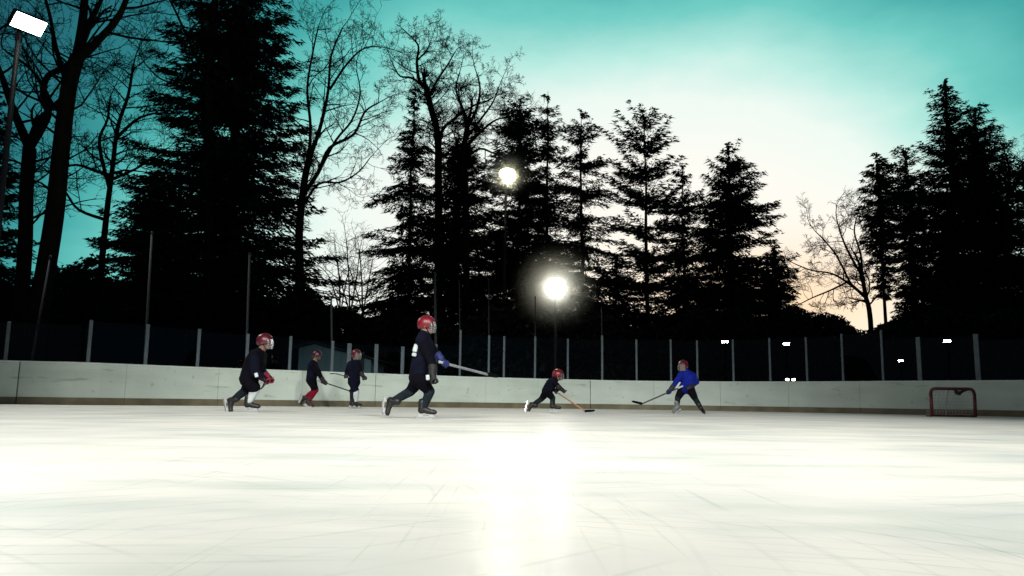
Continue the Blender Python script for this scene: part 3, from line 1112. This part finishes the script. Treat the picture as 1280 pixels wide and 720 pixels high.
conifer('low dark spruce between the trunks under the dazzling floodlight', (770, 318), 50,
        [(318, 3), (345, 22), (380, 36), (470, 44)], .7, .25, seed=59, trunk_px=5)
conifer('low bushy spruce below the oval floodlight and the spire', (622, 290), 49,
        [(290, 3), (330, 26), (380, 40), (470, 48)], .7, .25, seed=60, trunk_px=5)

# --- right group
conifer('tall pointed spruce topping the dark grove beside the goal', (1181, 99), 44,
        [(99, 2), (125, 13), (150, 24), (180, 28), (215, 44), (260, 62), (320, 70), (400, 74), (470, 74)], 1.5, .20, seed=70, wide=1.12, trunk_px=10, mt='needle2', clump=6)
conifer('blunt dark conifer shoulder to shoulder with the tall pointed spruce', (1218, 136), 45,
        [(136, 10), (150, 20), (175, 30), (200, 38), (260, 58), (330, 62), (470, 64)], 1.5, .20, seed=71, wide=1.12, trunk_px=9, mt='needle2', clump=6)
conifer('conifer with bare lower trunk at the bright edge of the grove', (1096, 192), 43,
        [(192, 3), (215, 18), (245, 28), (280, 30), (310, 24), (345, 14), (375, 10)], 1.1, .22, seed=72, wide=1.05, trunk_px=5)
conifer('dense conifer between the bright edge of the grove and the tall pointed spruce', (1132, 186), 46,
        [(186, 8), (205, 24), (240, 34), (290, 38), (330, 30), (370, 22), (400, 22)], 1.15, .22, seed=73, wide=1.12, trunk_px=6, mt='needle2')
conifer('dark conifer at the right hand end of the grove', (1278, 196), 42,
        [(196, 8), (225, 24), (270, 40), (330, 46), (470, 50)], 1.2, .22, seed=74, wide=1.12, trunk_px=8, mt='needle2', gap=.1)
bare_tree('bare tree with fine twigs in front of the end of the dark grove',
          [([(1262, 470, 0), (1262, 350, 0), (1258, 270, 0), (1262, 220, 0)], 4, 2),
           ([(1258, 270, 0), (1244, 235, .5), (1232, 200, .8)], 2, .8), ([(1260, 250, 0), (1278, 215, -.4), (1290, 190, -.8)], 2, .8)], 41, 75, 4, 1.9, 1.0)
bare_tree('leaning bare tree reaching out over the warm afterglow by the grove',
          [([(1092, 470, 0), (1088, 400, 0), (1082, 370, 0), (1078, 345, 0)], 3.5, 2.4),
           ([(1082, 372, 0), (1062, 355, .3), (1040, 342, .6), (1015, 338, .9), (994, 330, 1.2)], 2, .7),
           ([(1078, 345, 0), (1062, 318, -.3), (1052, 295, -.6), (1046, 275, -.9)], 2, .7),
           ([(1078, 345, 0), (1076, 318, .4), (1068, 290, .7), (1072, 268, 1)], 1.9, .7),
           ([(1064, 356, .3), (1046, 320, .7), (1030, 300, 1), (1020, 290, 1.2)], 1.7, .6),
           ([(1060, 352, .3), (1040, 362, 0), (1016, 372, -.3), (1000, 380, -.6)], 1.5, .6)], 43, 76, 4, 1.7, 1.1)

# undergrowth behind the boards: leaf and twig mass nobody could count
rg = np.random.default_rng(77)
NU = 190000
azs = rg.uniform(R(-48), R(46), NU)
hpx = 118 + 10 * np.sin(azs * 23 + 1) + 8 * np.sin(azs * 51 + 2) + 5 * np.sin(azs * 117)
hpx = hpx + 10 * np.clip((azs - .38) / .1, 0, 1) + 34 * np.clip((-azs - .22) / .14, 0, 1)
dist = rg.uniform(34, 52, NU)
hm = hpx / F * dist * (1 - .10 * rg.uniform(0, 1, NU))
u = rg.uniform(0, 1, NU) ** .8
z = hm * u
c = np.stack([dist * np.tan(azs), dist, z], 1)
dv = rg.normal(0, 1, (NU, 3))
dv[:, 2] = np.abs(dv[:, 2])
dv /= np.linalg.norm(dv, axis=1)[:, None]
pr = np.cross(dv, rg.normal(0, 1, (NU, 3)))
pr /= np.linalg.norm(pr, axis=1)[:, None] + 1e-9
ln = rg.uniform(.15, .45, NU)[:, None]
wd_ = rg.uniform(.04, .14, NU)[:, None]
Q = np.stack([c - dv * ln * .5 + pr * wd_, c - dv * ln * .5 - pr * wd_, c + dv * ln * .5], 1).reshape(-1, 3)
o = link('undergrowth', tri_mesh('undergrowth', Q, np.arange(len(Q)).reshape(-1, 3)), M['shrub'])
tag(o, 'dark tangled undergrowth massed behind the glass of the rink boards', 'undergrowth', kind='stuff')

# ------------------------------------------------------------------ goal
D_G = 19.6
gl = at(1166, 516, D_G)
gr = at(1218, 516, D_G)
gx0, gx1 = gl.x, gr.x
gh = 0.68
goal = empty('hockey_goal', ((gx0 + gx1) / 2, D_G, 0))
tag(goal, 'small dark red hockey goal with sagging net standing before the boards', 'goal')
yaw = Vector((1, -.10, 0)).normalized()
per = Vector((.10, 1, 0)).normalized()
gc = Vector(((gx0 + gx1) / 2, D_G, 0))
hw = (gx1 - gx0) / 2
pr_ = .040


def gp(u, d, z):
    return gc + yaw * u + per * d + Vector((0, 0, z))


for sgn in (-1, 1):
    mb = MB()
    mb.tube([gp(sgn * hw, 0, 0.02), gp(sgn * hw, 0, gh - .10)], pr_, 10)
    mb.build('goal_post', M['goalpipe'], goal, True)
mb = MB()
arc_ = [gp(-hw, 0, gh - .10), gp(-hw + .02, 0, gh - .045), gp(-hw + .06, 0, gh - .01), gp(-hw + .12, 0, gh)]
arc_ += [gp(hw - .12, 0, gh), gp(hw - .06, 0, gh - .01), gp(hw - .02, 0, gh - .045), gp(hw, 0, gh - .10)]
mb.tube(arc_, pr_ * .96, 10)
mb.build('crossbar', M['goalpipe'], goal, True)
mb = MB()
mb.tube([gp(-hw, 0, .03), gp(-hw * .95, .35, .03), gp(-hw * .7, .48, .03), gp(hw * .7, .48, .03), gp(hw * .95, .35, .03), gp(hw, 0, .03)], .032, 8)
mb.build('base_frame', M['goalpipe'], goal, True)
mb = MB()
mb.tube([gp(0, .02, gh), gp(0, .2, gh - .03), gp(0, .30, gh - .16), gp(0, .44, .04)], .016, 8)
mb.build('back_stay', M['net'], goal, True)
mb = MB()
for i in range(13):
    u_ = -hw + 2 * hw * i / 12
    mb.tube([gp(u_, 0.01, gh - .01), gp(u_, .12, gh - .10 - .05 * math.cos(u_ * 3)), gp(u_ * .92, .30, .35), gp(u_ * .9, .46, .03)], 0.004, 3, False)
for j in range(8):
    zz = .06 + j * (gh - .14) / 7
    dd = .46 - .34 * (zz / gh) ** 1.5
    mb.tube([gp(-hw, 0, zz), gp(-hw * .93, dd * .8, zz), gp(0, dd, zz), gp(hw * .93, dd * .8, zz), gp(hw, 0, zz)], 0.004, 3, False)
mb.build('net', M['net'], goal)
# bunched net and padding hanging from the bar
mb = MB()
mb.tube([gp(.06, -.0, gh - .02), gp(.10, .0, gh - .09), gp(.16, .0, gh - .11), gp(.26, .0, gh - .05), gp(.40, 0, gh - .02)], [.02, .055, .05, .025, .012], 7)
mb.build('net_bundle', M['glove'], goal, True)

# ------------------------------------------------------------------ players
ICO = {}


def ico(sub):
    if sub not in ICO:
        bm = bmesh.new()
        bmesh.ops.create_icosphere(bm, subdivisions=sub, radius=1)
        ICO[sub] = ([v.co.copy() for v in bm.verts], [tuple(v.index for v in f.verts) for f in bm.faces])
        bm.free()
    return ICO[sub]


def blob_mesh(name, balls, voxel, smooth_it=4):
    """one continuous surface from overlapping balls [(centre, (rx,ry,rz), rotation matrix or None)]"""
    vv, ff = [], []
    iv, iff = ico(2)
    for c_, r_, rot in balls:
        b = len(vv)
        for q in iv:
            p = Vector((q.x * r_[0], q.y * r_[1], q.z * r_[2]))
            if rot is not None:
                p = rot @ p
            vv.append(tuple(Vector(c_) + p))
        ff += [tuple(b + i for i in t) for t in iff]
    me = bpy.data.meshes.new(name)
    me.from_pydata(vv, [], ff)
    ob = bpy.data.objects.new('tmp', me)
    col.objects.link(ob)
    mo = ob.modifiers.new('r', 'REMESH')
    mo.mode = 'VOXEL'
    mo.voxel_size = voxel
    if smooth_it:
        sm = ob.modifiers.new('s', 'SMOOTH')
        sm.factor = .5
        sm.iterations = smooth_it
    dg = bpy.context.evaluated_depsgraph_get()
    dg.update()
    res = bpy.data.meshes.new_from_object(ob.evaluated_get(dg))
    res.name = name
    bpy.data.objects.remove(ob)
    bpy.data.meshes.remove(me)
    res.materials.clear()
    return res


def chain(a, ra, b, rb, n=None):
    a, b = Vector(a), Vector(b)
    n = n or max(3, int((b - a).length / (min(ra, rb) * .45)) + 1)
    return [(a.lerp(b, i / (n - 1)), (ra + (rb - ra) * i / (n - 1),) * 3, None) for i in range(n)]


def frame(fw, upx):
    fw = Vector(fw).normalized()
    sd_ = Vector(upx).cross(fw).normalized()      # left side
    u_ = fw.cross(sd_)
    return Matrix((fw, sd_, u_)).transposed()      # columns: forward, left, up


def skate(parent, ankle, toe_dir, updir, boot_m, sz=1.0):
    fr = frame(toe_dir, updir)
    A = Vector(ankle)

    def q(x, y, z):
        return A + fr @ Vector((x, y, z)) * sz
    balls = []
    balls += [(q(-.012, 0, .085), (.060 * sz,) * 3, None), (q(-.012, 0, .05), (.058 * sz,) * 3, None), (q(-.015, 0, .01), (.056 * sz,) * 3, None), (q(-.022, 0, -.025), (.052 * sz,) * 3, None),
              (q(.02, 0, -.015), (.053 * sz,) * 3, None), (q(.06, 0, -.032), (.047 * sz,) * 3, None), (q(.10, 0, -.042), (.043 * sz,) * 3, None), (q(.14, 0, -.048), (.041 * sz,) * 3, None), (q(.165, 0, -.05), (.036 * sz,) * 3, None)]
    sk = link('skate', blob_mesh('skate', balls, .012, 2), boot_m, parent, True)
    mb = MB()
    for x_ in (-.03, .12):
        mb.box(q(x_, 0, -.098), fr @ Vector((.032, 0, 0)) * sz, fr @ Vector((0, .012, 0)) * sz, fr @ Vector((0, 0, .022)) * sz)
    mb.box(q(.045, 0, -.114), fr @ Vector((.115, 0, 0)) * sz, fr @ Vector((0, .008, 0)) * sz, fr @ Vector((0, 0, .008)) * sz)
    mb.build('blade_holder', M['holder'], sk)
    mb = MB()
    r0 = [q(-.085, .003, -.122), q(-.085, -.003, -.122), q(-.07, -.003, -.143), q(-.07, .003, -.143)]
    r1 = [q(.155, .003, -.122), q(.155, -.003, -.122), q(.145, -.003, -.143), q(.145, .003, -.143)]
    r2 = [q(.185, .003, -.114), q(.185, -.003, -.114), q(.18, -.003, -.128), q(.18, .003, -.128)]
    mb.quadstrip([r0, r1, r2])
    mb.build('blade', M['steel'], sk)
    return sk


def glove(parent, hand, elbow, axis, mt):
    """padded glove: cuff, palm, four fingers curled round the grip axis, thumb from the side of the palm"""
    h_, e_ = Vector(hand), Vector(elbow)
    a = (h_ - e_).normalized()
    ax = Vector(axis).normalized()
    perp = (a - ax * a.dot(ax))
    if perp.length < .2:
        perp = ax.orthogonal()
    perp.normalize()
    nrm = ax.cross(perp)
    balls = chain(h_ - a * .16, .062, h_ - a * .07, .052)
    fr = Matrix((perp, nrm, ax)).transposed()
    palm = h_ - perp * .030
    balls.append((palm, (.034, .036, .056), fr))
    balls += chain(h_ - a * .07, .045, palm, .040)
    for i in range(4):
        o_ = (i - 1.5) * .027
        ln_ = (.92, 1.0, .97, .85)[i]
        pts = []
        for t in (200, 255, 310, 365, 410):
            tt = R(180 + (t - 180) * ln_)
            pts.append(h_ + ax * o_ + (perp * math.cos(tt) + nrm * math.sin(tt)) * .036)
        for p0, p1 in zip(pts[:-1], pts[1:]):
            balls += chain(p0, .0145, p1, .0135, 3)
    tp = [palm + ax * .045 + nrm * .02, palm + ax * .055 + nrm * .045 + perp * .02, h_ + ax * .040 + nrm * .038 + perp * .025]
    balls += chain(tp[0], .018, tp[1], .017, 3) + chain(tp[1], .017, tp[2], .015, 3)
    return link('glove', blob_mesh('glove', balls, .009, 1), mt, parent, True)


def helmet(parent, c_, fw, upx, mt, cage=True, sz=1.0, cagemat=None):
    fr = frame(fw, upx) * sz
    c_ = Vector(c_)
    a_, b_, h_ = .138, .112, .125
    nu, nv_ = 28, 16
    mb = MB()

    def pt(i, j, off=0):
        th = 2 * math.pi * i / nu
        ph_ = math.pi * (j / nv_) * .5 * 1.42
        x, y, z = math.cos(th) * math.sin(ph_), math.sin(th) * math.sin(ph_), math.cos(ph_)
        bulge = 1 + .035 * max(0, 1 - abs(y) * 4) * (z > .2)           # ridge over the crown
        return c_ + fr @ Vector((x * (a_ + off) * bulge, y * (b_ + off) * bulge, z * (h_ + off) * bulge + .012))
    idx = {}
    keep = []
    for j in range(nv_):
        for i in range(nu):
            th = 2 * math.pi * (i + .5) / nu
            front = math.cos(th)
            lim = nv_ * (.62 if front > .55 else (.98 if front > -.9 else .92))
            if front <= .55 or j < lim:
                keep.append((i, j))
    for off, flip in ((0.0, False), (-.012, True)):
        for i, j in keep:
            q4 = []
            for ii, jj in ((i, j), (i, j + 1), (i + 1, j + 1), (i + 1, j)):
                key = (ii % nu, jj, off)
                if key not in idx:
                    idx[key] = len(mb.v)
                    mb.v.append(tuple(pt(ii % nu, jj, off)))
                q4.append(idx[key])
            mb.f.append(tuple(q4[::-1] if flip else q4))
    hm_ = mb.build('helmet', mt, parent, True)
    # vents on the crown
    mb = MB()
    for sy in (-1, 1):
        for k in range(3):
            p0 = c_ + fr @ Vector(((.05 - .05 * k), sy * .045, .122 - .01 * abs(k - 1)))
            mb.box(p0, fr @ Vector((.016, 0, 0)), fr @ Vector((0, .006, 0)), fr @ Vector((0, 0, .006)))
    mb.build('vent', M['eye'], hm_)
    # chin strap
    mb = MB()
    mb.tube([c_ + fr @ Vector((.02, .10, -.05)), c_ + fr @ Vector((.05, .07, -.115)), c_ + fr @ Vector((.06, 0, -.135)), c_ + fr @ Vector((.05, -.07, -.115)), c_ + fr @ Vector((.02, -.10, -.05))], .006, 5)
    mb.build('chin_strap', M['black'], hm_)
    if cage:
        mb = MB()
        for k in range(6):
            zz = .035 - k * .03
            rr = .152 - .008 * abs(k - 2.5)
            mb.tube([c_ + fr @ Vector((rr * math.cos(t), rr * .80 * math.sin(t), zz)) for t in [R(d_) for d_ in range(-62, 63, 12)]], .0034, 4)
        for k in range(-2, 3):
            t = R(k * 24)
            mb.tube([c_ + fr @ Vector(((.152 - .008 * abs(q_ - 2.5)) * math.cos(t), (.152 - .008 * abs(q_ - 2.5)) * .80 * math.sin(t), .035 - q_ * .03)) for q_ in range(6)], .0034, 4)
        mb.build('face_cage', cagemat or M['wire'], hm_)
    return hm_


def hockey_stick(top, heel, blade_dir, label, mt, blade_len=.24):
    top, heel = Vector(top), Vector(heel)
    bd = Vector(blade_dir).normalized()
    d = (heel - top).normalized()
    e = empty('hockey_stick', heel)
    tag(e, label, 'hockey stick')
    mb = MB()
    sd_ = d.cross(bd)
    if sd_.length < .1:
        sd_ = d.orthogonal()
    sd_.normalize()
    up_ = sd_.cross(d)
    mb.quadstrip([[p + sd_ * .010 + up_ * .015, p - sd_ * .010 + up_ * .015, p - sd_ * .010 - up_ * .015, p + sd_ * .010 - up_ * .015] for p in (top, top.lerp(heel, .5), heel)])
    mb.build('shaft', mt, e)
    mb = MB()
    rings = []
    bu = (-d - bd * (-d).dot(bd)).normalized()
    bs = bd.cross(bu)
    for i in range(7):
        t = i / 6
        p = heel + bd * blade_len * t + bs * .03 * t * t
        hh = .030 - .006 * t - (.012 if i == 6 else 0)
        rings.append([p + bu * hh + bs * .005, p + bu * hh - bs * .005, p - bu * hh - bs * .005, p - bu * hh + bs * .005])
    mb.quadstrip(rings)
    mb.build('blade', M['black'], e)
    mb = MB()
    mb.tube([top - d * .012, top + d * .12], .019, 7)
    mb.build('grip_tape', M['white'], e)
    return e


def closest_seg(p, a, b):
    ab = b - a
    t = max(0, min(1, (p - a).dot(ab) / max(ab.length_squared, 1e-9)))
    return (p - (a + ab * t)).length, t


def player(label, crop, D, foot_y, J, face, mats, hand_axis, boots=('boot', 'boot'), cage=True, headup=(0, 0, 1), helm='helmred', gl=('glove', 'glove'), bulk=1.0, stripe=None, shoulder_w=.15, sz=1.0, cagemat=None, hs=1.0, leg=1.0):
    """J: joint -> (crop x, crop y, depth offset in metres).  crop: (x0, y0, scale).  foot_y: photo row of the lowest blade edge."""
    x0, y0, sc = crop
    z_foot = at(x0 + J['ankleA'][0] / sc, foot_y, D).z     # height the raw placement would give the lowest blade

    def W(k):
        x, y, dz = J[k]
        p = at(x0 + x / sc, y0 + y / sc, D)
        p = p + Vector((0, 0, -z_foot))
        k_ = (D + dz) / D
        return Vector((p.x * k_, D + dz, (p.z - CAM.z) * k_ + CAM.z))
    lift = .144 * sz - W('ankleA').z
    P = {k: W(k) + Vector((0, 0, lift)) for k in J}
    fw = Vector(face).normalized()
    lat = Vector((-fw.y, fw.x, 0)).normalized()      # the figure's left
    root = empty('person', (P['pelvis'].x, P['pelvis'].y, 0))
    tag(root, label, 'person', 'skaters on the ice')
    head, neck, chest, pel = P['head'], P['neck'], P['chest'], P['pelvis']
    shA, shB = P.get('shA'), P.get('shB')
    sA = 1 if J['elbowA'][2] * lat.y + (P['elbowA'] - chest).x * lat.x > 0 else -1
    if shA is None:
        shA = neck.lerp(chest, .35) + lat * shoulder_w * sA
    if shB is None:
        shB = neck.lerp(chest, .35) - lat * shoulder_w * sA
    hipA = P.get('hipA') or pel + (P['kneeA'] - pel) * .12 + lat * .075 * (1 if (P['kneeA'] - P['kneeB']).dot(lat) > 0 else -1)
    hipB = P.get('hipB') or pel + (P['kneeB'] - pel) * .12 - lat * .075 * (1 if (P['kneeA'] - P['kneeB']).dot(lat) > 0 else -1)
    B = bulk
    segs = []    # a, ra, b, rb, material slot

    def seg(a, ra, b, rb, m_):
        segs.append((a, ra, b, rb, m_))
    hfr = frame(fw, headup)
    seg(head + hfr @ Vector((0, 0, .02 * hs)), .100 * hs, head + hfr @ Vector((.012, 0, -.045)) * hs, .082 * hs, 'skin')
    seg(head + hfr @ Vector((.0, 0, -.05)), .055, neck, .065, 'skin')
    seg(neck, .085, chest, .145 * B, 'top')
    for s_ in (-1, 1):
        seg(neck + lat * .04 * s_, .075, (shA if s_ == sA else shB), .085 * B, 'top')
        seg((shA if s_ == sA else shB), .085 * B, chest + lat * .06 * s_, .13 * B, 'top')
        seg(chest + lat * .06 * s_, .13 * B, pel + lat * .05 * s_, .128 * B, 'top')
    seg(chest, .15 * B, pel, .145 * B, 'top')
    for s_, sh in (('A', shA), ('B', shB)):
        seg(sh, .078 * B, P['elbow' + s_], .066 * B, 'sleeve')
        seg(P['elbow' + s_], .064 * B, P['hand' + s_], .046, 'sleeve')
    for s_, hp in (('A', hipA), ('B', hipB)):
        kn, an = P['knee' + s_], P['ankle' + s_]
        seg(hp, .118 * B, hp.lerp(kn, .82), .094 * B * leg, 'pants')
        seg(hp.lerp(kn, .82), .082 * B * leg, kn, .078 * leg, 'sock' + s_)
        seg(kn, .078 * leg, an.lerp(kn, .45), .068 * leg, 'sock' + s_)
        seg(an.lerp(kn, .45), .066 * leg, an, .050, 'sock' + s_)
    balls = []
    for a, ra, b, rb, m_ in segs:
        balls += chain(a, ra, b, rb)
    # face relief: nose, brow, chin, ears
    for v_, r_ in (((.105, 0, -.015), .018), ((.095, 0, .0), .014), ((.085, 0, -.085), .030), ((.0, .10, -.02), .018), ((.0, -.10, -.02), .018), ((.085, .03, .018), .018), ((.085, -.03, .018), .018)):
        balls.append((head + hfr @ Vector(v_) * hs, (r_ * hs,) * 3, None))
    me = blob_mesh('body', balls, .0165, 3)
    slots = ['skin', 'top', 'sleeve', 'pants', 'sockA', 'sockB']
    body = link('body', me, [M[mats[s_]] for s_ in slots], root, True)
    # which garment each face belongs to
    for poly in me.polygons:
        c_ = poly.center
        best, bi = 1e9, 0
        for a, ra, b, rb, m_ in segs:
            dd, t = closest_seg(c_, a, b)
            v_ = dd - (ra + (rb - ra) * t)
            if v_ < best:
                best, bi = v_, slots.index(m_)
        poly.material_index = bi
    # eyes, mouth
    for s_ in (-1, 1):
        mb = MB()
        mb.tube([head + hfr @ Vector((.088, s_ * .034, -.004)) * hs, head + hfr @ Vector((.101, s_ * .034, -.004)) * hs], [.013, .006], 8)
        mb.build('eye', M['eye'], root, True)
    mb = MB()
    mb.tube([head + hfr @ Vector((.094, -.024, -.056)) * hs, head + hfr @ Vector((.104, 0, -.058)) * hs, head + hfr @ Vector((.094, .024, -.056)) * hs], .006, 6)
    mb.build('mouth', M['lip'], root, True)
    helmet(root, head + hfr @ Vector((0, 0, .018)), fw, headup, M[helm], cage, hs, cagemat)
    for s_, g_ in (('A', gl[0]), ('B', gl[1])):
        glove(root, P['hand' + s_], P['elbow' + s_], hand_axis[s_], M[g_])
    for s_, b_ in (('A', boots[0]), ('B', boots[1])):
        an = P['ankle' + s_]
        tdir = P['toe' + s_] - an
        shin = (P['knee' + s_] - an).normalized()
        u_ = shin
        if s_ == 'A' and not J.get('tip'):
            u_ = Vector((0, 0, 1))
            tdir.z = 0
        else:
            t0 = tdir.normalized()
            u_ = (shin - t0 * shin.dot(t0))
            if u_.length < .2:
                u_ = Vector((0, 0, 1))
        tdir = tdir - u_.normalized() * tdir.dot(u_.normalized())
        skate(root, an, tdir, u_, M[b_], sz)
    if stripe:
        for (cx_, cy_, dz_), (hx, hy), rot_, mt_ in stripe:
            k_ = 'tmp'
            J[k_] = (cx_, cy_, dz_)
            p = W(k_) + Vector((0, 0, lift))
            mb = MB()
            cs, sn = math.cos(rot_), math.sin(rot_)
            mb.box(p, Vector((cs, 0, sn)) * hx, Vector((0, .02, 0)), Vector((-sn, 0, cs)) * hy)
            mb.build('patch', M[mt_], root, bevel=.008)
    return P, root


BASE = dict(skin='skin')
# upright skater, red helmet (striding to the right of the shed)
P4, _ = player('upright skater in black with bright red helmet striding one handed with a stick', (470, 385, 4.964), 10.2, 523.6, dict(
    head=(312, 95, 0), neck=(298, 160, 0), chest=(298, 245, 0), pelvis=(265, 410, 0),
    elbowA=(352, 330, -.22), handA=(350, 425, -.26), elbowB=(375, 270, .18), handB=(425, 326, .12),
    kneeA=(335, 500, -.06), ankleA=(292, 606, -.05), toeA=(360, 640, -.05),
    kneeB=(215, 500, .08), ankleB=(98, 566, .12), toeB=(92, 640, .10)),
    (1, -.12, 0), dict(skin='skin', top='navy', sleeve='black', pants='black', sockA='greysock', sockB='greysock'),
    {'A': (.5, -.6, -.5), 'B': (.6, .75, -.20)}, helm='helmred', gl=('glove', 'gloveblue'), bulk=.92, hs=.86, leg=.86, sz=.9,
    stripe=[((246, 232, -.165), (.028, .05), -.25, 'white'), ((238, 272, -.165), (.028, .022), -.2, 'white'), ((322, 414, -.315), (.022, .032), .1, 'white')])
hb = P4['handB']
tip4 = at(609, 468, 11.2)
dd = (tip4 - hb).normalized()
hockey_stick(hb - dd * .10, tip4, Vector((.5, .8, -.05)), 'grey stick held out in front by the upright striding skater', M['shaftgrey'])

# crouched skater, white socks
P1, _ = player('crouched skater in black with dark red helmet, white socks and red gloves', (270, 400, 5.76), 13.1, 514.2, dict(
    head=(350, 145, 0), neck=(315, 215, 0), chest=(280, 285, 0), pelvis=(240, 405, 0),
    elbowA=(285, 365, -.24), handA=(372, 420, -.20), elbowB=(330, 350, .18), handB=(400, 415, .10),
    kneeA=(285, 480, -.06), ankleA=(235, 580, -.05), toeA=(300, 610, -.05),
    kneeB=(225, 480, .08), ankleB=(115, 565, .10), toeB=(130, 640, .08)),
    (1, -.10, 0), dict(skin='skin', top='black', sleeve='navy', pants='black', sockA='white', sockB='greysock'),
    {'A': (.25, -.9, -.3), 'B': (.25, -.9, -.3)}, helm='helmdark', gl=('glovered', 'glovered'), bulk=1.12,
    stripe=[((292, 378, -.335), (.026, .035), .3, 'white')], headup=(.2, 0, 1))
ha = (P1['handA'] + P1['handB']) / 2
d1 = Vector((.10, -.97, -.22)).normalized()
hockey_stick(ha - d1 * .30, ha + d1 * .62, Vector((.55, -.5, .62)), 'dark stick carried level in the red gloves of the crouched skater', M['shaft'], .2)

# skater with red legs
P2, _ = player('stooping skater with bare red legs and dark wine helmet next to the boards'.replace('bare red legs', 'red stockings'), (365, 420, 6.857), 21.4, 508.0, dict(
    head=(212, 168, 0), neck=(185, 225, 0), chest=(178, 280, 0), pelvis=(165, 375, 0),
    elbowA=(235, 330, -.2), handA=(285, 402, -.16), elbowB=(235, 320, .15), handB=(265, 392, .10),
    kneeA=(205, 460, -.05), ankleA=(140, 560, -.05), toeA=(195, 585, -.05),
    kneeB=(195, 465, .08), ankleB=(108, 530, .12), toeB=(90, 585, .12), tip=(1, 1, 1)),
    (1, -.1, 0), dict(skin='skin', top='navy', sleeve='black', pants='black', sockA='red', sockB='red'),
    {'A': (.9, .3, -.3), 'B': (.9, .3, -.3)}, helm='helmmaroon', bulk=1.0, headup=(.35, 0, 1), cage=True, cagemat=M['lampmetal'])
tip2 = at(436.5, 488.5, 21.25)
d2 = (tip2 - P2['handA']).normalized()
hockey_stick(P2['handB'] - d2 * .12, tip2, Vector((.9, -.2, .05)), 'dark stick reaching from the red stockinged skater toward the small skater', M['shaft'])

# small upright skater
P3, _ = player('small upright skater in a long navy jersey beside the blue shed', (365, 420, 6.857), 19.8, 510.2, dict(
    head=(548, 165, 0), neck=(535, 225, 0), chest=(530, 285, 0), pelvis=(532, 385, 0),
    shA=(498, 240, -.02), shB=(570, 240, .02),
    elbowA=(470, 310, -.10), handA=(463, 345, -.16), elbowB=(590, 310, -.03), handB=(620, 362, -.08),
    kneeA=(552, 475, -.03), ankleA=(545, 570, -.03), toeA=(600, 585, -.12),
    kneeB=(520, 475, .08), ankleB=(515, 572, .10), toeB=(570, 590, .02)),
    (.75, -.6, 0), dict(skin='skin', top='navy', sleeve='black', pants='navy', sockA='white', sockB='greysock'),
    {'A': (.95, .1, .2), 'B': (.95, .1, .2)}, helm='helmdark', bulk=.92)
t3 = at(420, 467.2, 19.5)
hockey_stick(P3['handA'] + (P3['handA'] - t3).normalized() * .12, t3, Vector((-.9, .3, .15)), 'thin dark stick trailing from the small upright skater', M['shaft'], .16)

# lunging skater
P5, _ = player('skater in navy and red helmet lunging forward with a pale wooden stick', (650, 445, 9.0), 18.8, 514.6, dict(
    head=(425, 238, 0), neck=(392, 285, 0), chest=(350, 330, 0), pelvis=(302, 415, 0),
    elbowA=(445, 375, -.2), handA=(490, 408, -.15), elbowB=(440, 380, .14), handB=(400, 410, .05),
    kneeA=(368, 490, -.05), ankleA=(368, 575, -.05), toeA=(440, 605, -.05),
    kneeB=(238, 505, .08), ankleB=(135, 570, .10), toeB=(118, 640, .08)),
    (1, -.1, 0), dict(skin='skin', top='navy', sleeve='black', pants='black', sockA='greysock', sockB='greysock'),
    {'A': (.75, -.3, -.6), 'B': (.75, -.3, -.6)}, helm='helmred', bulk=.9, leg=.88, hs=.98, headup=(.45, 0, 1))
t5 = at(731, 514.0, 18.4)
t5.z = max(t5.z, .035)
hockey_stick(P5['handB'].lerp(P5['handA'], -.1), t5, Vector((.95, -.3, 0)), 'pale wooden stick with its blade on the ice before the lunging skater', M['shaftwood'])

# blue jersey skater
P6, _ = player('skater in a bright blue jersey standing with legs wide apart before the boards', (785, 440, 8.47), 18.6, 516.6, dict(
    head=(585, 155, 0), neck=(605, 215, 0), chest=(625, 275, 0), pelvis=(618, 385, 0),
    shA=(560, 245, -.06), shB=(690, 250, .04),
    elbowA=(500, 330, -.12), handA=(432, 425, -.14), elbowB=(728, 320, .02), handB=(640, 380, -.22),
    kneeA=(712, 495, -.05), ankleA=(768, 590, -.05), toeA=(800, 625, -.22),
    kneeB=(525, 490, -.02), ankleB=(522, 575, -.02), toeB=(468, 612, -.10), tip=(1, 1, 1)),
    (-.62, -.75, 0), dict(skin='skin', top='blue', sleeve='blue', pants='black', sockA='greysock', sockB='greysock'),
    {'A': (-.9, -.1, -.35), 'B': (-.9, -.1, -.35)}, helm='helmdark', boots=('boot', 'bootw'), bulk=.95, leg=.92,
    stripe=[((530, 350, -.14), (.018, .085), -.62, 'white')])
h6 = at(785 + 150 / 8.47, 440 + 548 / 8.47, 18.4)
d6 = (h6 - P6['handA']).normalized()
hockey_stick(P6['handA'] - d6 * .35, h6, Vector((-.95, -.1, .22)), 'black stick held low by the skater in the bright blue jersey', M['shaft'])
